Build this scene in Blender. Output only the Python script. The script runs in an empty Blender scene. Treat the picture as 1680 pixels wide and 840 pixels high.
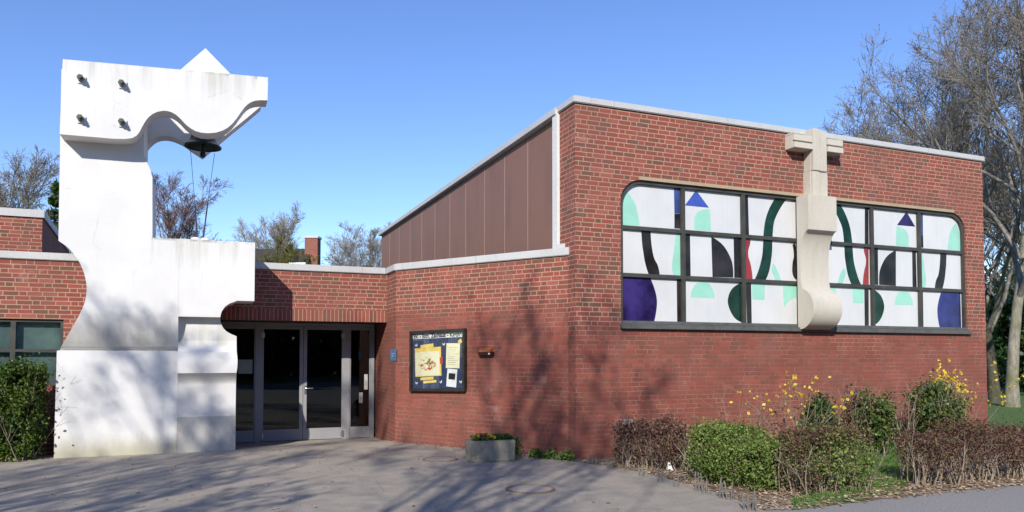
import bpy, bmesh, math, random
import numpy as np
from mathutils import Vector, Matrix
S = bpy.context.scene
R = math.radians

# ------------------------------------------------------------------ camera, world, sun, exposure
F, CX, PY, EYE = 1222.0, 840.0, 540.0, 1.75            # focal length / principal point in photo pixels (1680 wide)
TH = math.atan((584 - PY) / F)
cam = bpy.data.cameras.new('camera')
cam.sensor_width = 36.0
cam.lens = F / 1680 * 36.0
cam.shift_y = (PY - 420) / 1680
cam.clip_end = 3000
camo = bpy.data.objects.new('camera', cam)
camo.location = (0, 0, EYE)
camo.rotation_euler = (math.pi / 2 + TH, 0, 0)
S.collection.objects.link(camo)
S.camera = camo

SUN_DIR = np.array([0.265, 1.19, -0.70]); SUN_DIR /= np.linalg.norm(SUN_DIR)   # direction the light travels
elev = math.asin(-SUN_DIR[2]); azim = math.atan2(-SUN_DIR[0], -SUN_DIR[1])       # where the sun stands
world = bpy.data.worlds.new('World'); S.world = world; world.use_nodes = True
wn = world.node_tree; wn.nodes.clear()
wo = wn.nodes.new('ShaderNodeOutputWorld'); wb = wn.nodes.new('ShaderNodeBackground'); ws = wn.nodes.new('ShaderNodeTexSky')
ws.sky_type = 'NISHITA'; ws.sun_disc = False; ws.sun_elevation = elev; ws.sun_rotation = azim
ws.altitude = 50; ws.air_density = 1.0; ws.dust_density = 0.0; ws.ozone_density = 4.5
wb.inputs['Strength'].default_value = 0.15
wh = wn.nodes.new('ShaderNodeHueSaturation'); wh.inputs['Saturation'].default_value = 1.08; wh.inputs['Hue'].default_value = 0.512
wn.links.new(ws.outputs[0], wh.inputs['Color']); wn.links.new(wh.outputs[0], wb.inputs[0]); wn.links.new(wb.outputs[0], wo.inputs[0])
sl = bpy.data.lights.new('sun', 'SUN'); sl.energy = 4.0; sl.angle = R(0.53); sl.color = (1.0, 0.94, 0.85)
so = bpy.data.objects.new('sun', sl); so.rotation_euler = Vector(SUN_DIR).to_track_quat('-Z', 'Y').to_euler()
so.location = (-5, -20, 20); S.collection.objects.link(so)
vs = S.view_settings
vs.view_transform = 'Standard'; vs.look = 'None'; vs.gamma = 1.0; vs.use_curve_mapping = False; vs.exposure = 0.46
try:
    S.cycles.max_bounces = 6; S.cycles.transparent_max_bounces = 12; S.cycles.caustics_reflective = False; S.cycles.caustics_refractive = False
except Exception: pass

# ------------------------------------------------------------------ measuring the place
def ray(px, py):
    x = (px - CX) / F; v = -(py - PY) / F
    return np.array([x, math.cos(TH) - v * math.sin(TH), math.sin(TH) + v * math.cos(TH)])
def at_ground(px, py, z=0.0):
    r = ray(px, py); return np.array([0, 0, EYE]) + r * ((z - EYE) / r[2])
def at_depth(px, py, Y):
    r = ray(px, py); return np.array([0, 0, EYE]) + r * (Y / r[1])
def vp(x):
    d = np.array([x - CX, F / math.cos(TH)]); return d / np.linalg.norm(d)
class Wall:
    """an upright plane: origin (x,y), direction along it, n = outward normal"""
    def __init__(s, o, d, flip=False):
        s.o = np.array(o, float); s.d = np.array(d, float) / np.linalg.norm(d)
        s.n = np.array([s.d[1], -s.d[0]]) * (-1 if flip else 1)
    def P(s, u, z, n=0.0):
        q = s.o + s.d * u + s.n * n; return (q[0], q[1], z)
    def uz(s, px, py, n=0.0):
        r = ray(px, py); p = s.o + s.n * n
        t = (s.n @ p) / (s.n @ r[:2]); q = np.array([0, 0, EYE]) + r * t
        return float((q[:2] - p) @ s.d), float(q[2])
DF, DB, DL = vp(3800), vp(335), vp(-880)
C0 = np.array([1.082, 12.659])
front = Wall(C0, DF)
A0 = C0 + DB * 0.262; A0 = A0 + np.array([0.02, 0.0])
B0 = np.array([-2.381, 15.254]); DL = (A0 - B0) / np.linalg.norm(A0 - B0)
low = Wall(B0, DL); LOWLEN = float(np.linalg.norm(A0 - B0))
D0 = B0 + DB * 0.78
face = Wall(D0, DF)                                    # entrance facade and left wing, u runs negative to the left
ret = Wall(D0, -DB, flip=False)                        # return beside the door, u>0 towards the camera
tow = Wall(np.array([-7.838, 12.809]) + front.n * 0.2, DF)

# ------------------------------------------------------------------ materials
def mk(name):
    m = bpy.data.materials.new(name); m.use_nodes = True
    nt = m.node_tree; nt.nodes.clear()
    o = nt.nodes.new('ShaderNodeOutputMaterial'); b = nt.nodes.new('ShaderNodeBsdfPrincipled')
    nt.links.new(b.outputs[0], o.inputs[0]); b.inputs['Roughness'].default_value = 0.75
    b.inputs['Specular IOR Level'].default_value = 0.3
    return m, nt, b
def nd(nt, typ, **kw):
    n = nt.nodes.new('ShaderNode' + typ)
    for k, v in kw.items(): setattr(n, k, v)
    return n
def setin(nt, sock, v):
    if isinstance(v, (int, float)): sock.default_value = v
    elif isinstance(v, (tuple, list)): sock.default_value = tuple(v) if len(v) != 3 or sock.type == 'VECTOR' else (*v, 1.0)
    else: nt.links.new(v, sock)
def MA(nt, op, a, b=0.0, c=0.0):
    n = nd(nt, 'Math', operation=op)
    setin(nt, n.inputs[0], a); setin(nt, n.inputs[1], b); setin(nt, n.inputs[2], c)
    return n.outputs[0]
def MIX(nt, fac, a, b, mode='MIX'):
    n = nd(nt, 'Mix', data_type='RGBA', blend_type=mode)
    setin(nt, n.inputs[0], fac); setin(nt, n.inputs[6], a); setin(nt, n.inputs[7], b)
    return n.outputs[2]
def NOISE(nt, vec, scale, detail=3.0, rough=0.55, out=0):
    n = nd(nt, 'TexNoise'); n.inputs['Scale'].default_value = scale; n.inputs['Detail'].default_value = detail; n.inputs['Roughness'].default_value = rough
    if vec is not None: nt.links.new(vec, n.inputs['Vector'])
    return n.outputs[out]
def SS(nt, x, a, b, lo=0.0, hi=1.0):
    n = nd(nt, 'MapRange', interpolation_type='SMOOTHSTEP')
    setin(nt, n.inputs[0], x); setin(nt, n.inputs[1], a); setin(nt, n.inputs[2], b); setin(nt, n.inputs[3], lo); setin(nt, n.inputs[4], hi)
    return n.outputs[0]
def RAMP(nt, x, stops, interp='LINEAR'):
    n = nd(nt, 'ValToRGB'); r = n.color_ramp; r.interpolation = interp
    while len(r.elements) > 1: r.elements.remove(r.elements[-1])
    r.elements[0].position = stops[0][0]; r.elements[0].color = (*stops[0][1], 1)
    for p, c in stops[1:]:
        e = r.elements.new(p); e.color = (*c, 1)
    nt.links.new(x, n.inputs[0]); return n.outputs[0]
def BUMP(nt, b, h, strength=0.4, dist=0.01):
    n = nd(nt, 'Bump'); n.inputs['Strength'].default_value = strength; n.inputs['Distance'].default_value = dist
    nt.links.new(h, n.inputs['Height']); nt.links.new(n.outputs[0], b.inputs['Normal'])
def POS(nt): return nd(nt, 'NewGeometry').outputs['Position']
def SCALEV(nt, v, s):
    n = nd(nt, 'Mapping'); n.inputs['Scale'].default_value = s; nt.links.new(v, n.inputs['Vector']); return n.outputs[0]

def plain(name, col, rough=0.7, var=0.12, scale=6.0, metal=0.0, spec=0.3, bump=0.0):
    m, nt, b = mk(name); p = POS(nt)
    n = NOISE(nt, p, scale, 5.0, 0.6)
    k = SS(nt, n, 0.25, 0.75)
    c = MIX(nt, k, tuple(x * (1 - var) for x in col), tuple(min(1, x * (1 + var)) for x in col))
    nt.links.new(c, b.inputs['Base Color'])
    b.inputs['Roughness'].default_value = rough; b.inputs['Metallic'].default_value = metal; b.inputs['Specular IOR Level'].default_value = spec
    if bump: BUMP(nt, b, n, bump, 0.01)
    return m

def brick(name, L=0.243, Hh=0.1215, ch=0.081, fade=None, vertical=False, dark=1.0):
    m, nt, b = mk(name)
    uv = nd(nt, 'UVMap'); sp = nd(nt, 'SeparateXYZ'); nt.links.new(uv.outputs[0], sp.inputs[0])
    x, y = sp.outputs[0], sp.outputs[1]
    pos = POS(nt)
    wob = NOISE(nt, pos, 9.0, 2.0); wob = MA(nt, 'MULTIPLY', MA(nt, 'SUBTRACT', wob, 0.5), 0.006)
    y = MA(nt, 'ADD', y, wob)
    if vertical:
        row = MA(nt, 'FLOOR', MA(nt, 'DIVIDE', x, ch)); fx = MA(nt, 'SUBTRACT', x, MA(nt, 'MULTIPLY', row, ch))
        d = MA(nt, 'MINIMUM', fx, MA(nt, 'SUBTRACT', ch, fx)); ident = row; rowv = 3.0; isH = 0.0
    else:
        row = MA(nt, 'FLOOR', MA(nt, 'DIVIDE', y, ch)); fy = MA(nt, 'SUBTRACT', y, MA(nt, 'MULTIPLY', row, ch))
        Pd = 2 * L + Hh
        wn_ = nd(nt, 'TexWhiteNoise', noise_dimensions='1D'); nt.links.new(row, wn_.inputs['W'])
        off = MA(nt, 'ADD', MA(nt, 'MULTIPLY', row, Pd * 0.31), MA(nt, 'MULTIPLY', wn_.outputs[0], 0.05))
        xs = MA(nt, 'ADD', x, off)
        k = MA(nt, 'FLOOR', MA(nt, 'DIVIDE', xs, Pd)); fx = MA(nt, 'SUBTRACT', xs, MA(nt, 'MULTIPLY', k, Pd))
        i1 = MA(nt, 'GREATER_THAN', fx, L); i2 = MA(nt, 'GREATER_THAN', fx, 2 * L)
        i = MA(nt, 'ADD', i1, i2)
        lx = MA(nt, 'SUBTRACT', fx, MA(nt, 'MULTIPLY', i, L))
        w = MA(nt, 'SUBTRACT', L, MA(nt, 'MULTIPLY', i2, L - Hh))
        dx = MA(nt, 'MINIMUM', lx, MA(nt, 'SUBTRACT', w, lx)); dy = MA(nt, 'MINIMUM', fy, MA(nt, 'SUBTRACT', ch, fy))
        d = MA(nt, 'MINIMUM', dx, dy)
        ident = MA(nt, 'ADD', MA(nt, 'MULTIPLY', k, 3.0), i); rowv = row; isH = i2
    cv = nd(nt, 'CombineXYZ'); setin(nt, cv.inputs[0], ident); setin(nt, cv.inputs[1], rowv)
    w1 = nd(nt, 'TexWhiteNoise', noise_dimensions='3D'); nt.links.new(cv.outputs[0], w1.inputs['Vector'])
    v = MA(nt, 'SUBTRACT', w1.outputs[0], MA(nt, 'MULTIPLY', isH, 0.16))
    col = RAMP(nt, v, [(0.0, (0.13, 0.080, 0.052)), (0.10, (0.165, 0.076, 0.052)), (0.26, (0.22, 0.068, 0.047)), (0.55, (0.265, 0.070, 0.048)), (0.8, (0.31, 0.082, 0.055)), (1.0, (0.34, 0.115, 0.08))])
    n1 = NOISE(nt, pos, 40.0, 4.0, 0.65); col = MIX(nt, SS(nt, n1, 0.3, 0.75, 0.0, 0.45), col, (0.16, 0.045, 0.035))
    n2 = NOISE(nt, pos, 0.9, 4.0, 0.6)
    mort = MIX(nt, NOISE(nt, pos, 14.0, 3.0), (0.36, 0.215, 0.15), (0.50, 0.315, 0.225))
    jm = SS(nt, MA(nt, 'ADD', d, MA(nt, 'MULTIPLY', MA(nt, 'SUBTRACT', n1, 0.5), 0.004)), 0.0055, 0.0095)
    if fade:
        sz = nd(nt, 'SeparateXYZ'); nt.links.new(pos, sz.inputs[0])
        fz = SS(nt, MA(nt, 'ADD', sz.outputs[2], MA(nt, 'MULTIPLY', MA(nt, 'SUBTRACT', n2, 0.5), 0.5)), fade - 0.12, fade + 0.22)
        n3 = NOISE(nt, pos, 2.2, 5.0, 0.65)
        lowm = MIX(nt, SS(nt, n3, 0.38, 0.7), (0.21, 0.082, 0.058), (0.32, 0.175, 0.13))
        mort = MIX(nt, fz, lowm, mort)
        smear = MIX(nt, SS(nt, n3, 0.45, 0.75, 0.0, 0.55), col, (0.30, 0.09, 0.068))
        pale = MIX(nt, SS(nt, NOISE(nt, pos, 5.0, 6.0, 0.7), 0.60, 0.78, 0.0, 0.45), smear, (0.38, 0.20, 0.165))
        pale = MIX(nt, 0.45, pale, MIX(nt, SS(nt, NOISE(nt, pos, 1.6, 4.0), 0.4, 0.62), (0.175, 0.055, 0.039), (0.255, 0.071, 0.050)))
        col = MIX(nt, fz, pale, col)
        # grime where the wall meets the ground
        g = SS(nt, MA(nt, 'ADD', sz.outputs[2], MA(nt, 'MULTIPLY', n3, 0.5)), 0.2, 0.75, 0.45, 0.0)
        col = MIX(nt, g, col, (0.19, 0.07, 0.052))
    c = MIX(nt, jm, mort, col)
    c = MIX(nt, SS(nt, n2, 0.38, 0.72, 0.0, 0.42), c, (0.185, 0.082, 0.062))
    c = MIX(nt, SS(nt, NOISE(nt, SCALEV(nt, pos, (2.5, 2.5, 0.5)), 1.0, 5.0, 0.7), 0.50, 0.74, 0.0, 0.4), c, (0.20, 0.105, 0.085))
    if dark != 1.0: c = MIX(nt, 1.0, c, (dark, dark, dark), 'MULTIPLY')
    eff = MA(nt, 'MULTIPLY', SS(nt, NOISE(nt, pos, 1.4, 6.0, 0.72), 0.57, 0.72), SS(nt, NOISE(nt, SCALEV(nt, pos, (3, 3, 8)), 1.0, 3.0, 0.6), 0.45, 0.6, 0.0, 0.38))
    c = MIX(nt, eff, c, (0.47, 0.30, 0.26))
    nt.links.new(c, b.inputs['Base Color']); b.inputs['Roughness'].default_value = 0.85
    BUMP(nt, b, MA(nt, 'ADD', jm, MA(nt, 'MULTIPLY', n1, 0.5)), 0.55, 0.006)
    return m

def white_paint():
    m, nt, b = mk('white_masonry_paint'); pos = POS(nt)
    sp = nd(nt, 'SeparateXYZ'); nt.links.new(pos, sp.inputs[0]); z = sp.outputs[2]
    uu = MA(nt, 'ADD', MA(nt, 'MULTIPLY', MA(nt, 'SUBTRACT', sp.outputs[0], float(tow.o[0])), float(DF[0])), MA(nt, 'MULTIPLY', MA(nt, 'SUBTRACT', sp.outputs[1], float(tow.o[1])), float(DF[1])))
    onb = MA(nt, 'MULTIPLY', MA(nt, 'LESS_THAN', z, 3.868), MA(nt, 'GREATER_THAN', uu, 1.46))
    big = NOISE(nt, pos, 1.3, 4.0, 0.6); fine = NOISE(nt, pos, 22.0, 4.0, 0.6)
    c = MIX(nt, SS(nt, big, 0.3, 0.7), (0.66, 0.655, 0.635), (0.725, 0.72, 0.70))
    # faint courses of the painted masonry under the coat
    crs = MA(nt, 'FRACT', MA(nt, 'DIVIDE', z, 0.081)); crs = SS(nt, MA(nt, 'ABSOLUTE', MA(nt, 'SUBTRACT', crs, 0.5)), 0.40, 0.5)
    streak = NOISE(nt, SCALEV(nt, pos, (7.0, 7.0, 0.35)), 1.0, 5.0, 0.65)
    blot = NOISE(nt, SCALEV(nt, pos, (5.0, 5.0, 1.6)), 1.0, 5.0, 0.7)
    top = MA(nt, 'MAXIMUM', MA(nt, 'MULTIPLY', SS(nt, z, 6.15, 6.82), MA(nt, 'LESS_THAN', z, 6.91)), MA(nt, 'MULTIPLY', SS(nt, z, 3.2, 3.86), onb))
    dirt = MA(nt, 'MULTIPLY', top, SS(nt, streak, 0.44, 0.72, 0.0, 0.65))
    c = MIX(nt, dirt, c, (0.42, 0.42, 0.33))
    edge = MA(nt, 'MAXIMUM', MA(nt, 'MULTIPLY', SS(nt, MA(nt, 'ADD', z, MA(nt, 'MULTIPLY', big, 0.12)), 6.82, 6.93), MA(nt, 'LESS_THAN', z, 6.91)), MA(nt, 'MULTIPLY', SS(nt, z, 3.80, 3.86), onb))
    c = MIX(nt, MA(nt, 'MULTIPLY', edge, SS(nt, blot, 0.45, 0.62, 0.0, 0.7)), c, (0.17, 0.17, 0.13))
    low_ = SS(nt, MA(nt, 'ADD', z, MA(nt, 'MULTIPLY', MA(nt, 'SUBTRACT', blot, 0.5), 0.35)), 0.03, 0.42, 0.9, 0.0)
    c = MIX(nt, low_, c, (0.42, 0.39, 0.25))
    splash = SS(nt, MA(nt, 'ADD', z, MA(nt, 'MULTIPLY', MA(nt, 'SUBTRACT', blot, 0.5), 0.9)), 0.0, 0.75, 0.28, 0.0)
    c = MIX(nt, splash, c, (0.50, 0.50, 0.44))
    ledge = MA(nt, 'MULTIPLY', SS(nt, z, 1.84, 2.0, 0.0, 1.0), SS(nt, z, 2.1, 2.52, 1.0, 0.25)); ledge = MA(nt, 'MULTIPLY', ledge, MA(nt, 'LESS_THAN', z, 2.5))
    c = MIX(nt, MA(nt, 'MULTIPLY', ledge, SS(nt, streak, 0.3, 0.65, 0.1, 0.6)), c, (0.45, 0.43, 0.36))
    gen = SS(nt, streak, 0.55, 0.8, 0.0, 0.22); c = MIX(nt, gen, c, (0.55, 0.54, 0.47))
    drip = NOISE(nt, SCALEV(nt, pos, (16.0, 16.0, 0.5)), 1.0, 4.0, 0.7); c = MIX(nt, MA(nt, 'MULTIPLY', SS(nt, drip, 0.56, 0.72, 0.0, 0.3), SS(nt, big, 0.4, 0.65)), c, (0.47, 0.46, 0.39))
    vo = nd(nt, 'TexVoronoi', feature='DISTANCE_TO_EDGE'); vo.inputs['Scale'].default_value = 0.7; nt.links.new(MIX(nt, 0.12, pos, NOISE(nt, pos, 3.0, 4.0, 0.6, 1)), vo.inputs['Vector'])
    c = MIX(nt, MA(nt, 'MULTIPLY', SS(nt, vo.outputs['Distance'], 0.001, 0.005, 0.3, 0.0), SS(nt, streak, 0.5, 0.6)), c, (0.35, 0.34, 0.30))
    nt.links.new(c, b.inputs['Base Color']); b.inputs['Roughness'].default_value = 0.7
    h = MA(nt, 'ADD', MA(nt, 'MULTIPLY', fine, 0.5), MA(nt, 'MULTIPLY', crs, -0.35))
    BUMP(nt, b, h, 0.16, 0.006)
    return m

def weathered(name, base, stain, scale=3.0, vert=True, rough=0.8, amount=0.6, bump=0.25):
    m, nt, b = mk(name); pos = POS(nt)
    n = NOISE(nt, SCALEV(nt, pos, (1, 1, 0.3 if vert else 1)), scale, 6.0, 0.68); f = NOISE(nt, pos, scale * 14, 4.0, 0.65)
    c = MIX(nt, SS(nt, n, 0.42, 0.74, 0.0, amount), base, stain)
    c = MIX(nt, SS(nt, f, 0.3, 0.75, 0.0, 0.3), c, tuple(0.7 * x for x in base))
    nt.links.new(c, b.inputs['Base Color']); b.inputs['Roughness'].default_value = rough
    BUMP(nt, b, f, bump, 0.01); return m

def glossy_glass(name, col, rough=0.06, spec=0.5, var=0.3, scale=2.5):
    m, nt, b = mk(name); pos = POS(nt)
    n = NOISE(nt, pos, scale, 4.0, 0.6)
    c = MIX(nt, SS(nt, n, 0.3, 0.7), tuple(x * (1 - var) for x in col), tuple(min(1, x * (1 + var)) for x in col))
    nt.links.new(c, b.inputs['Base Color']); b.inputs['Roughness'].default_value = rough; b.inputs['Specular IOR Level'].default_value = spec
    w = NOISE(nt, pos, 3.0, 2.0); BUMP(nt, b, w, 0.04, 0.02); return m

def clear_glass(name, tint=(0.75, 0.8, 0.78), k=1.0):
    m = bpy.data.materials.new(name); m.use_nodes = True; nt = m.node_tree; nt.nodes.clear()
    o = nd(nt, 'OutputMaterial'); mx = nd(nt, 'MixShader'); fr = nd(nt, 'Fresnel'); fr.inputs[0].default_value = 1.5
    t = nd(nt, 'BsdfTransparent'); t.inputs[0].default_value = (*tint, 1); g = nd(nt, 'BsdfGlossy'); g.inputs['Roughness'].default_value = 0.01
    bm_ = nd(nt, 'Bump'); bm_.inputs['Strength'].default_value = 0.03; bm_.inputs['Distance'].default_value = 0.02
    nt.links.new(NOISE(nt, POS(nt), 1.5, 1.0), bm_.inputs['Height']); nt.links.new(bm_.outputs[0], g.inputs['Normal'])
    fac = MA(nt, 'MULTIPLY', fr.outputs[0], k)
    nt.links.new(fac, mx.inputs[0]); nt.links.new(t.outputs[0], mx.inputs[1]); nt.links.new(g.outputs[0], mx.inputs[2]); nt.links.new(mx.outputs[0], o.inputs[0])
    return m

def leafmat(name, cols, rough=0.55, trans=0.25):
    m, nt, b = mk(name)
    g = nd(nt, 'NewGeometry')
    n = len(cols); c = RAMP(nt, g.outputs['Random Per Island'], [(i / max(1, n - 1), cols[i]) for i in range(n)])
    nt.links.new(c, b.inputs['Base Color']); b.inputs['Roughness'].default_value = rough
    tr = nd(nt, 'BsdfTranslucent'); nt.links.new(c, tr.inputs[0]); mx = nd(nt, 'MixShader'); mx.inputs[0].default_value = trans
    o = [x for x in nt.nodes if x.type == 'OUTPUT_MATERIAL'][0]
    nt.links.new(b.outputs[0], mx.inputs[1]); nt.links.new(tr.outputs[0], mx.inputs[2]); nt.links.new(mx.outputs[0], o.inputs[0])
    return m

def bark(name, a, c2, moss=None, scale=9.0):
    m, nt, b = mk(name); pos = POS(nt)
    n = NOISE(nt, SCALEV(nt, pos, (1, 1, 0.35)), scale, 6.0, 0.7)
    c = MIX(nt, SS(nt, n, 0.3, 0.72), a, c2)
    if moss: c = MIX(nt, SS(nt, NOISE(nt, pos, 1.7, 4.0), 0.42, 0.66, 0.0, 0.75), c, moss)
    nt.links.new(c, b.inputs['Base Color']); b.inputs['Roughness'].default_value = 0.9; BUMP(nt, b, n, 0.5, 0.02); return m

def pavement_mat():
    m, nt, b = mk('paving'); pos = POS(nt)
    mp = nd(nt, 'Mapping'); mp.inputs['Rotation'].default_value = (0, 0, -math.atan2(DF[1], DF[0])); nt.links.new(pos, mp.inputs['Vector'])
    wv = NOISE(nt, pos, 1.1, 2.0, 0.5, 1); 
    vm = nd(nt, 'VectorMath', operation='SCALE'); nt.links.new(wv, vm.inputs[0]); vm.inputs['Scale'].default_value = 0.03
    va = nd(nt, 'VectorMath', operation='ADD'); nt.links.new(mp.outputs[0], va.inputs[0]); nt.links.new(vm.outputs[0], va.inputs[1])
    bt = nd(nt, 'TexBrick'); bt.inputs['Scale'].default_value = 1.0; bt.inputs['Brick Width'].default_value = 0.75; bt.inputs['Row Height'].default_value = 0.5
    bt.inputs['Mortar Size'].default_value = 0.006; bt.inputs['Mortar Smooth'].default_value = 0.4; bt.inputs['Bias'].default_value = 0.0
    bt.inputs['Color1'].default_value = (0.0, 0.0, 0.0, 1); bt.inputs['Color2'].default_value = (1, 1, 1, 1); bt.inputs['Mortar'].default_value = (0.5, 0.5, 0.5, 1)
    nt.links.new(va.outputs[0], bt.inputs['Vector'])
    big = NOISE(nt, pos, 0.55, 5.0, 0.62); mid = NOISE(nt, pos, 3.2, 6.0, 0.68); fine = NOISE(nt, pos, 55.0, 5.0, 0.78)
    c = MIX(nt, SS(nt, big, 0.3, 0.7), (0.325, 0.282, 0.22), (0.425, 0.372, 0.295))
    c = MIX(nt, MA(nt, 'MULTIPLY', bt.outputs[0], 0.14), c, (0.40, 0.37, 0.33))
    c = MIX(nt, SS(nt, mid, 0.42, 0.72, 0.0, 0.5), c, (0.24, 0.215, 0.185))
    c = MIX(nt, SS(nt, fine, 0.45, 0.62, 0.0, 0.55), c, (0.16, 0.145, 0.125))
    moss = SS(nt, NOISE(nt, pos, 0.8, 3.0), 0.42, 0.62, 0.15, 0.95)
    c = MIX(nt, MA(nt, 'MULTIPLY', bt.outputs['Fac'], MA(nt, 'MULTIPLY', moss, 0.55)), c, (0.15, 0.15, 0.085))
    sp = nd(nt, 'SeparateXYZ'); nt.links.new(pos, sp.inputs[0])
    # worn asphalt takes over from the slabs in the foreground and to the right
    a = MA(nt, 'ADD', MA(nt, 'ADD', sp.outputs[0], 2.6), MA(nt, 'MULTIPLY', MA(nt, 'SUBTRACT', 11.6, sp.outputs[1]), 0.55))
    asph = SS(nt, MA(nt, 'ADD', a, MA(nt, 'MULTIPLY', big, 0.9)), 0.2, 0.7)
    ac = MIX(nt, SS(nt, mid, 0.3, 0.7), (0.31, 0.272, 0.215), (0.405, 0.357, 0.287))
    ac = MIX(nt, SS(nt, fine, 0.44, 0.62, 0.0, 0.6), ac, (0.14, 0.13, 0.115))
    ac = MIX(nt, SS(nt, NOISE(nt, pos, 60.0, 2.0), 0.62, 0.7, 0.0, 0.6), ac, (0.48, 0.46, 0.42))
    crack = nd(nt, 'TexVoronoi', feature='DISTANCE_TO_EDGE'); crack.inputs['Scale'].default_value = 0.55; nt.links.new(va.outputs[0], crack.inputs['Vector'])
    ac = MIX(nt, SS(nt, crack.outputs['Distance'], 0.002, 0.006, 0.25, 0.0), ac, (0.08, 0.08, 0.07))
    c = MIX(nt, asph, c, ac)
    nt.links.new(c, b.inputs['Base Color']); b.inputs['Roughness'].default_value = 0.88
    BUMP(nt, b, MA(nt, 'SUBTRACT', fine, MA(nt, 'MULTIPLY', bt.outputs['Fac'], 0.8)), 0.35, 0.006); return m

def soil_mat():
    m, nt, b = mk('garden_soil'); pos = POS(nt)
    n = NOISE(nt, pos, 2.5, 6.0, 0.7); f = NOISE(nt, pos, 30.0, 4.0, 0.7)
    c = MIX(nt, SS(nt, f, 0.3, 0.7), (0.11, 0.08, 0.055), (0.30, 0.225, 0.155))
    c = MIX(nt, SS(nt, n, 0.46, 0.62, 0.0, 0.8), c, (0.40, 0.32, 0.235))
    nt.links.new(c, b.inputs['Base Color']); b.inputs['Roughness'].default_value = 0.95; BUMP(nt, b, f, 0.8, 0.03); return m

def lawn_mat():
    m, nt, b = mk('lawn'); pos = POS(nt)
    n = NOISE(nt, pos, 0.6, 5.0, 0.65); f = NOISE(nt, pos, 26.0, 4.0, 0.7)
    c = MIX(nt, SS(nt, f, 0.3, 0.7), (0.06, 0.12, 0.022), (0.12, 0.21, 0.045))
    c = MIX(nt, SS(nt, n, 0.45, 0.7, 0.0, 0.6), c, (0.11, 0.12, 0.04))
    nt.links.new(c, b.inputs['Base Color']); b.inputs['Roughness'].default_value = 0.9; BUMP(nt, b, f, 0.9, 0.05); return m

M = {}
M['brick'] = brick('red_brick_upper')
M['brickf'] = brick('red_brick_washed', fade=2.2)
M['brickl'] = brick('red_brick_low_wall', fade=2.55)
M['soldier'] = brick('red_brick_soldier', vertical=True)
M['white'] = white_paint()
M['base_band'] = weathered('grey_base_band', (0.46, 0.455, 0.43), (0.50, 0.47, 0.34), 2.2, True, 0.75, 0.7, 0.15)
M['coping'] = weathered('pale_coping_metal', (0.52, 0.52, 0.51), (0.38, 0.38, 0.36), 1.5, False, 0.45, 0.45, 0.05)
M['joint'] = plain('coping_joint', (0.33, 0.33, 0.32), 0.6, 0.1)
M['cladding'] = weathered('brown_cladding', (0.24, 0.124, 0.082), (0.17, 0.092, 0.066), 1.6, True, 0.5, 0.65, 0.08)
M['cladseam'] = plain('pale_seam_strip', (0.34, 0.25, 0.205), 0.5, 0.1)
M['strip'] = weathered('white_corner_strip', (0.74, 0.73, 0.70), (0.5, 0.5, 0.46), 1.0, True, 0.6, 0.5, 0.05)
M['frame'] = plain('dark_window_steel', (0.055, 0.055, 0.048), 0.5, 0.25, 4.0)
M['slate'] = weathered('slate_sill', (0.11, 0.115, 0.11), (0.05, 0.05, 0.045), 5.0, False, 0.65, 0.7, 0.4)
M['sand'] = weathered('sandstone_lintel', (0.40, 0.32, 0.21), (0.28, 0.22, 0.15), 3.0, False, 0.85, 0.5, 0.2)
M['stone'] = weathered('cast_stone', (0.56, 0.52, 0.44), (0.40, 0.37, 0.28), 2.0, True, 0.85, 0.55, 0.3)
M['alu'] = plain('painted_door_frame', (0.29, 0.288, 0.295), 0.45, 0.06, 3.0)
M['steel'] = plain('brushed_steel', (0.6, 0.6, 0.6), 0.3, 0.05, 9.0, 1.0)
M['glass'] = clear_glass('door_glass')
M['wing_glass'] = clear_glass('window_glass', (0.85, 0.92, 0.9), 0.7)
M['case_glass'] = clear_glass('case_glass', (0.96, 0.97, 0.97), 0.3)
M['curtain'] = plain('window_blind', (0.42, 0.48, 0.47), 0.8, 0.3, 1.6)
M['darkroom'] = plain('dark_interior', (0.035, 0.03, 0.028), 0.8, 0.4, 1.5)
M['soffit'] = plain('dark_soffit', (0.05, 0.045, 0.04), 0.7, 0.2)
M['roof'] = plain('roof_felt', (0.09, 0.09, 0.09), 0.9, 0.2)
def opal():
    m, nt, b = mk('opal_white_glass'); pos = POS(nt); uv = nd(nt, 'UVMap'); sp = nd(nt, 'SeparateXYZ'); nt.links.new(uv.outputs[0], sp.inputs[0])
    big = NOISE(nt, pos, 0.9, 4.0, 0.6); rib = NOISE(nt, SCALEV(nt, uv.outputs[0], (26.0, 0.5, 1.0)), 1.0, 3.0, 0.6); sp_ = NOISE(nt, pos, 2.1, 2.0, 0.5)
    c = MIX(nt, SS(nt, big, 0.3, 0.7), (0.56, 0.57, 0.565), (0.635, 0.64, 0.63))
    c = MIX(nt, SS(nt, rib, 0.4, 0.7, 0.0, 0.22), c, (0.49, 0.505, 0.51)); c = MIX(nt, SS(nt, sp_, 0.68, 0.78, 0.0, 0.35), c, (0.56, 0.53, 0.42))
    nt.links.new(c, b.inputs['Base Color']); b.inputs['Roughness'].default_value = 0.14; b.inputs['Specular IOR Level'].default_value = 0.4
    BUMP(nt, b, MA(nt, 'ADD', rib, big), 0.06, 0.02); return m
M['g_white'] = opal()
M['g_mint'] = glossy_glass('mint_glass', (0.30, 0.60, 0.47), 0.12, 0.4, 0.06)
M['g_black'] = glossy_glass('black_glass', (0.022, 0.019, 0.019), 0.12, 0.22, 0.5)
M['g_blue'] = glossy_glass('blue_glass', (0.045, 0.085, 0.36), 0.06, 0.5, 0.2)
M['g_navy'] = glossy_glass('navy_glass', (0.035, 0.06, 0.20), 0.06, 0.5, 0.25)
M['g_purple'] = glossy_glass('violet_glass', (0.03, 0.02, 0.10), 0.08, 0.3, 0.6, 2.0)
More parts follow.
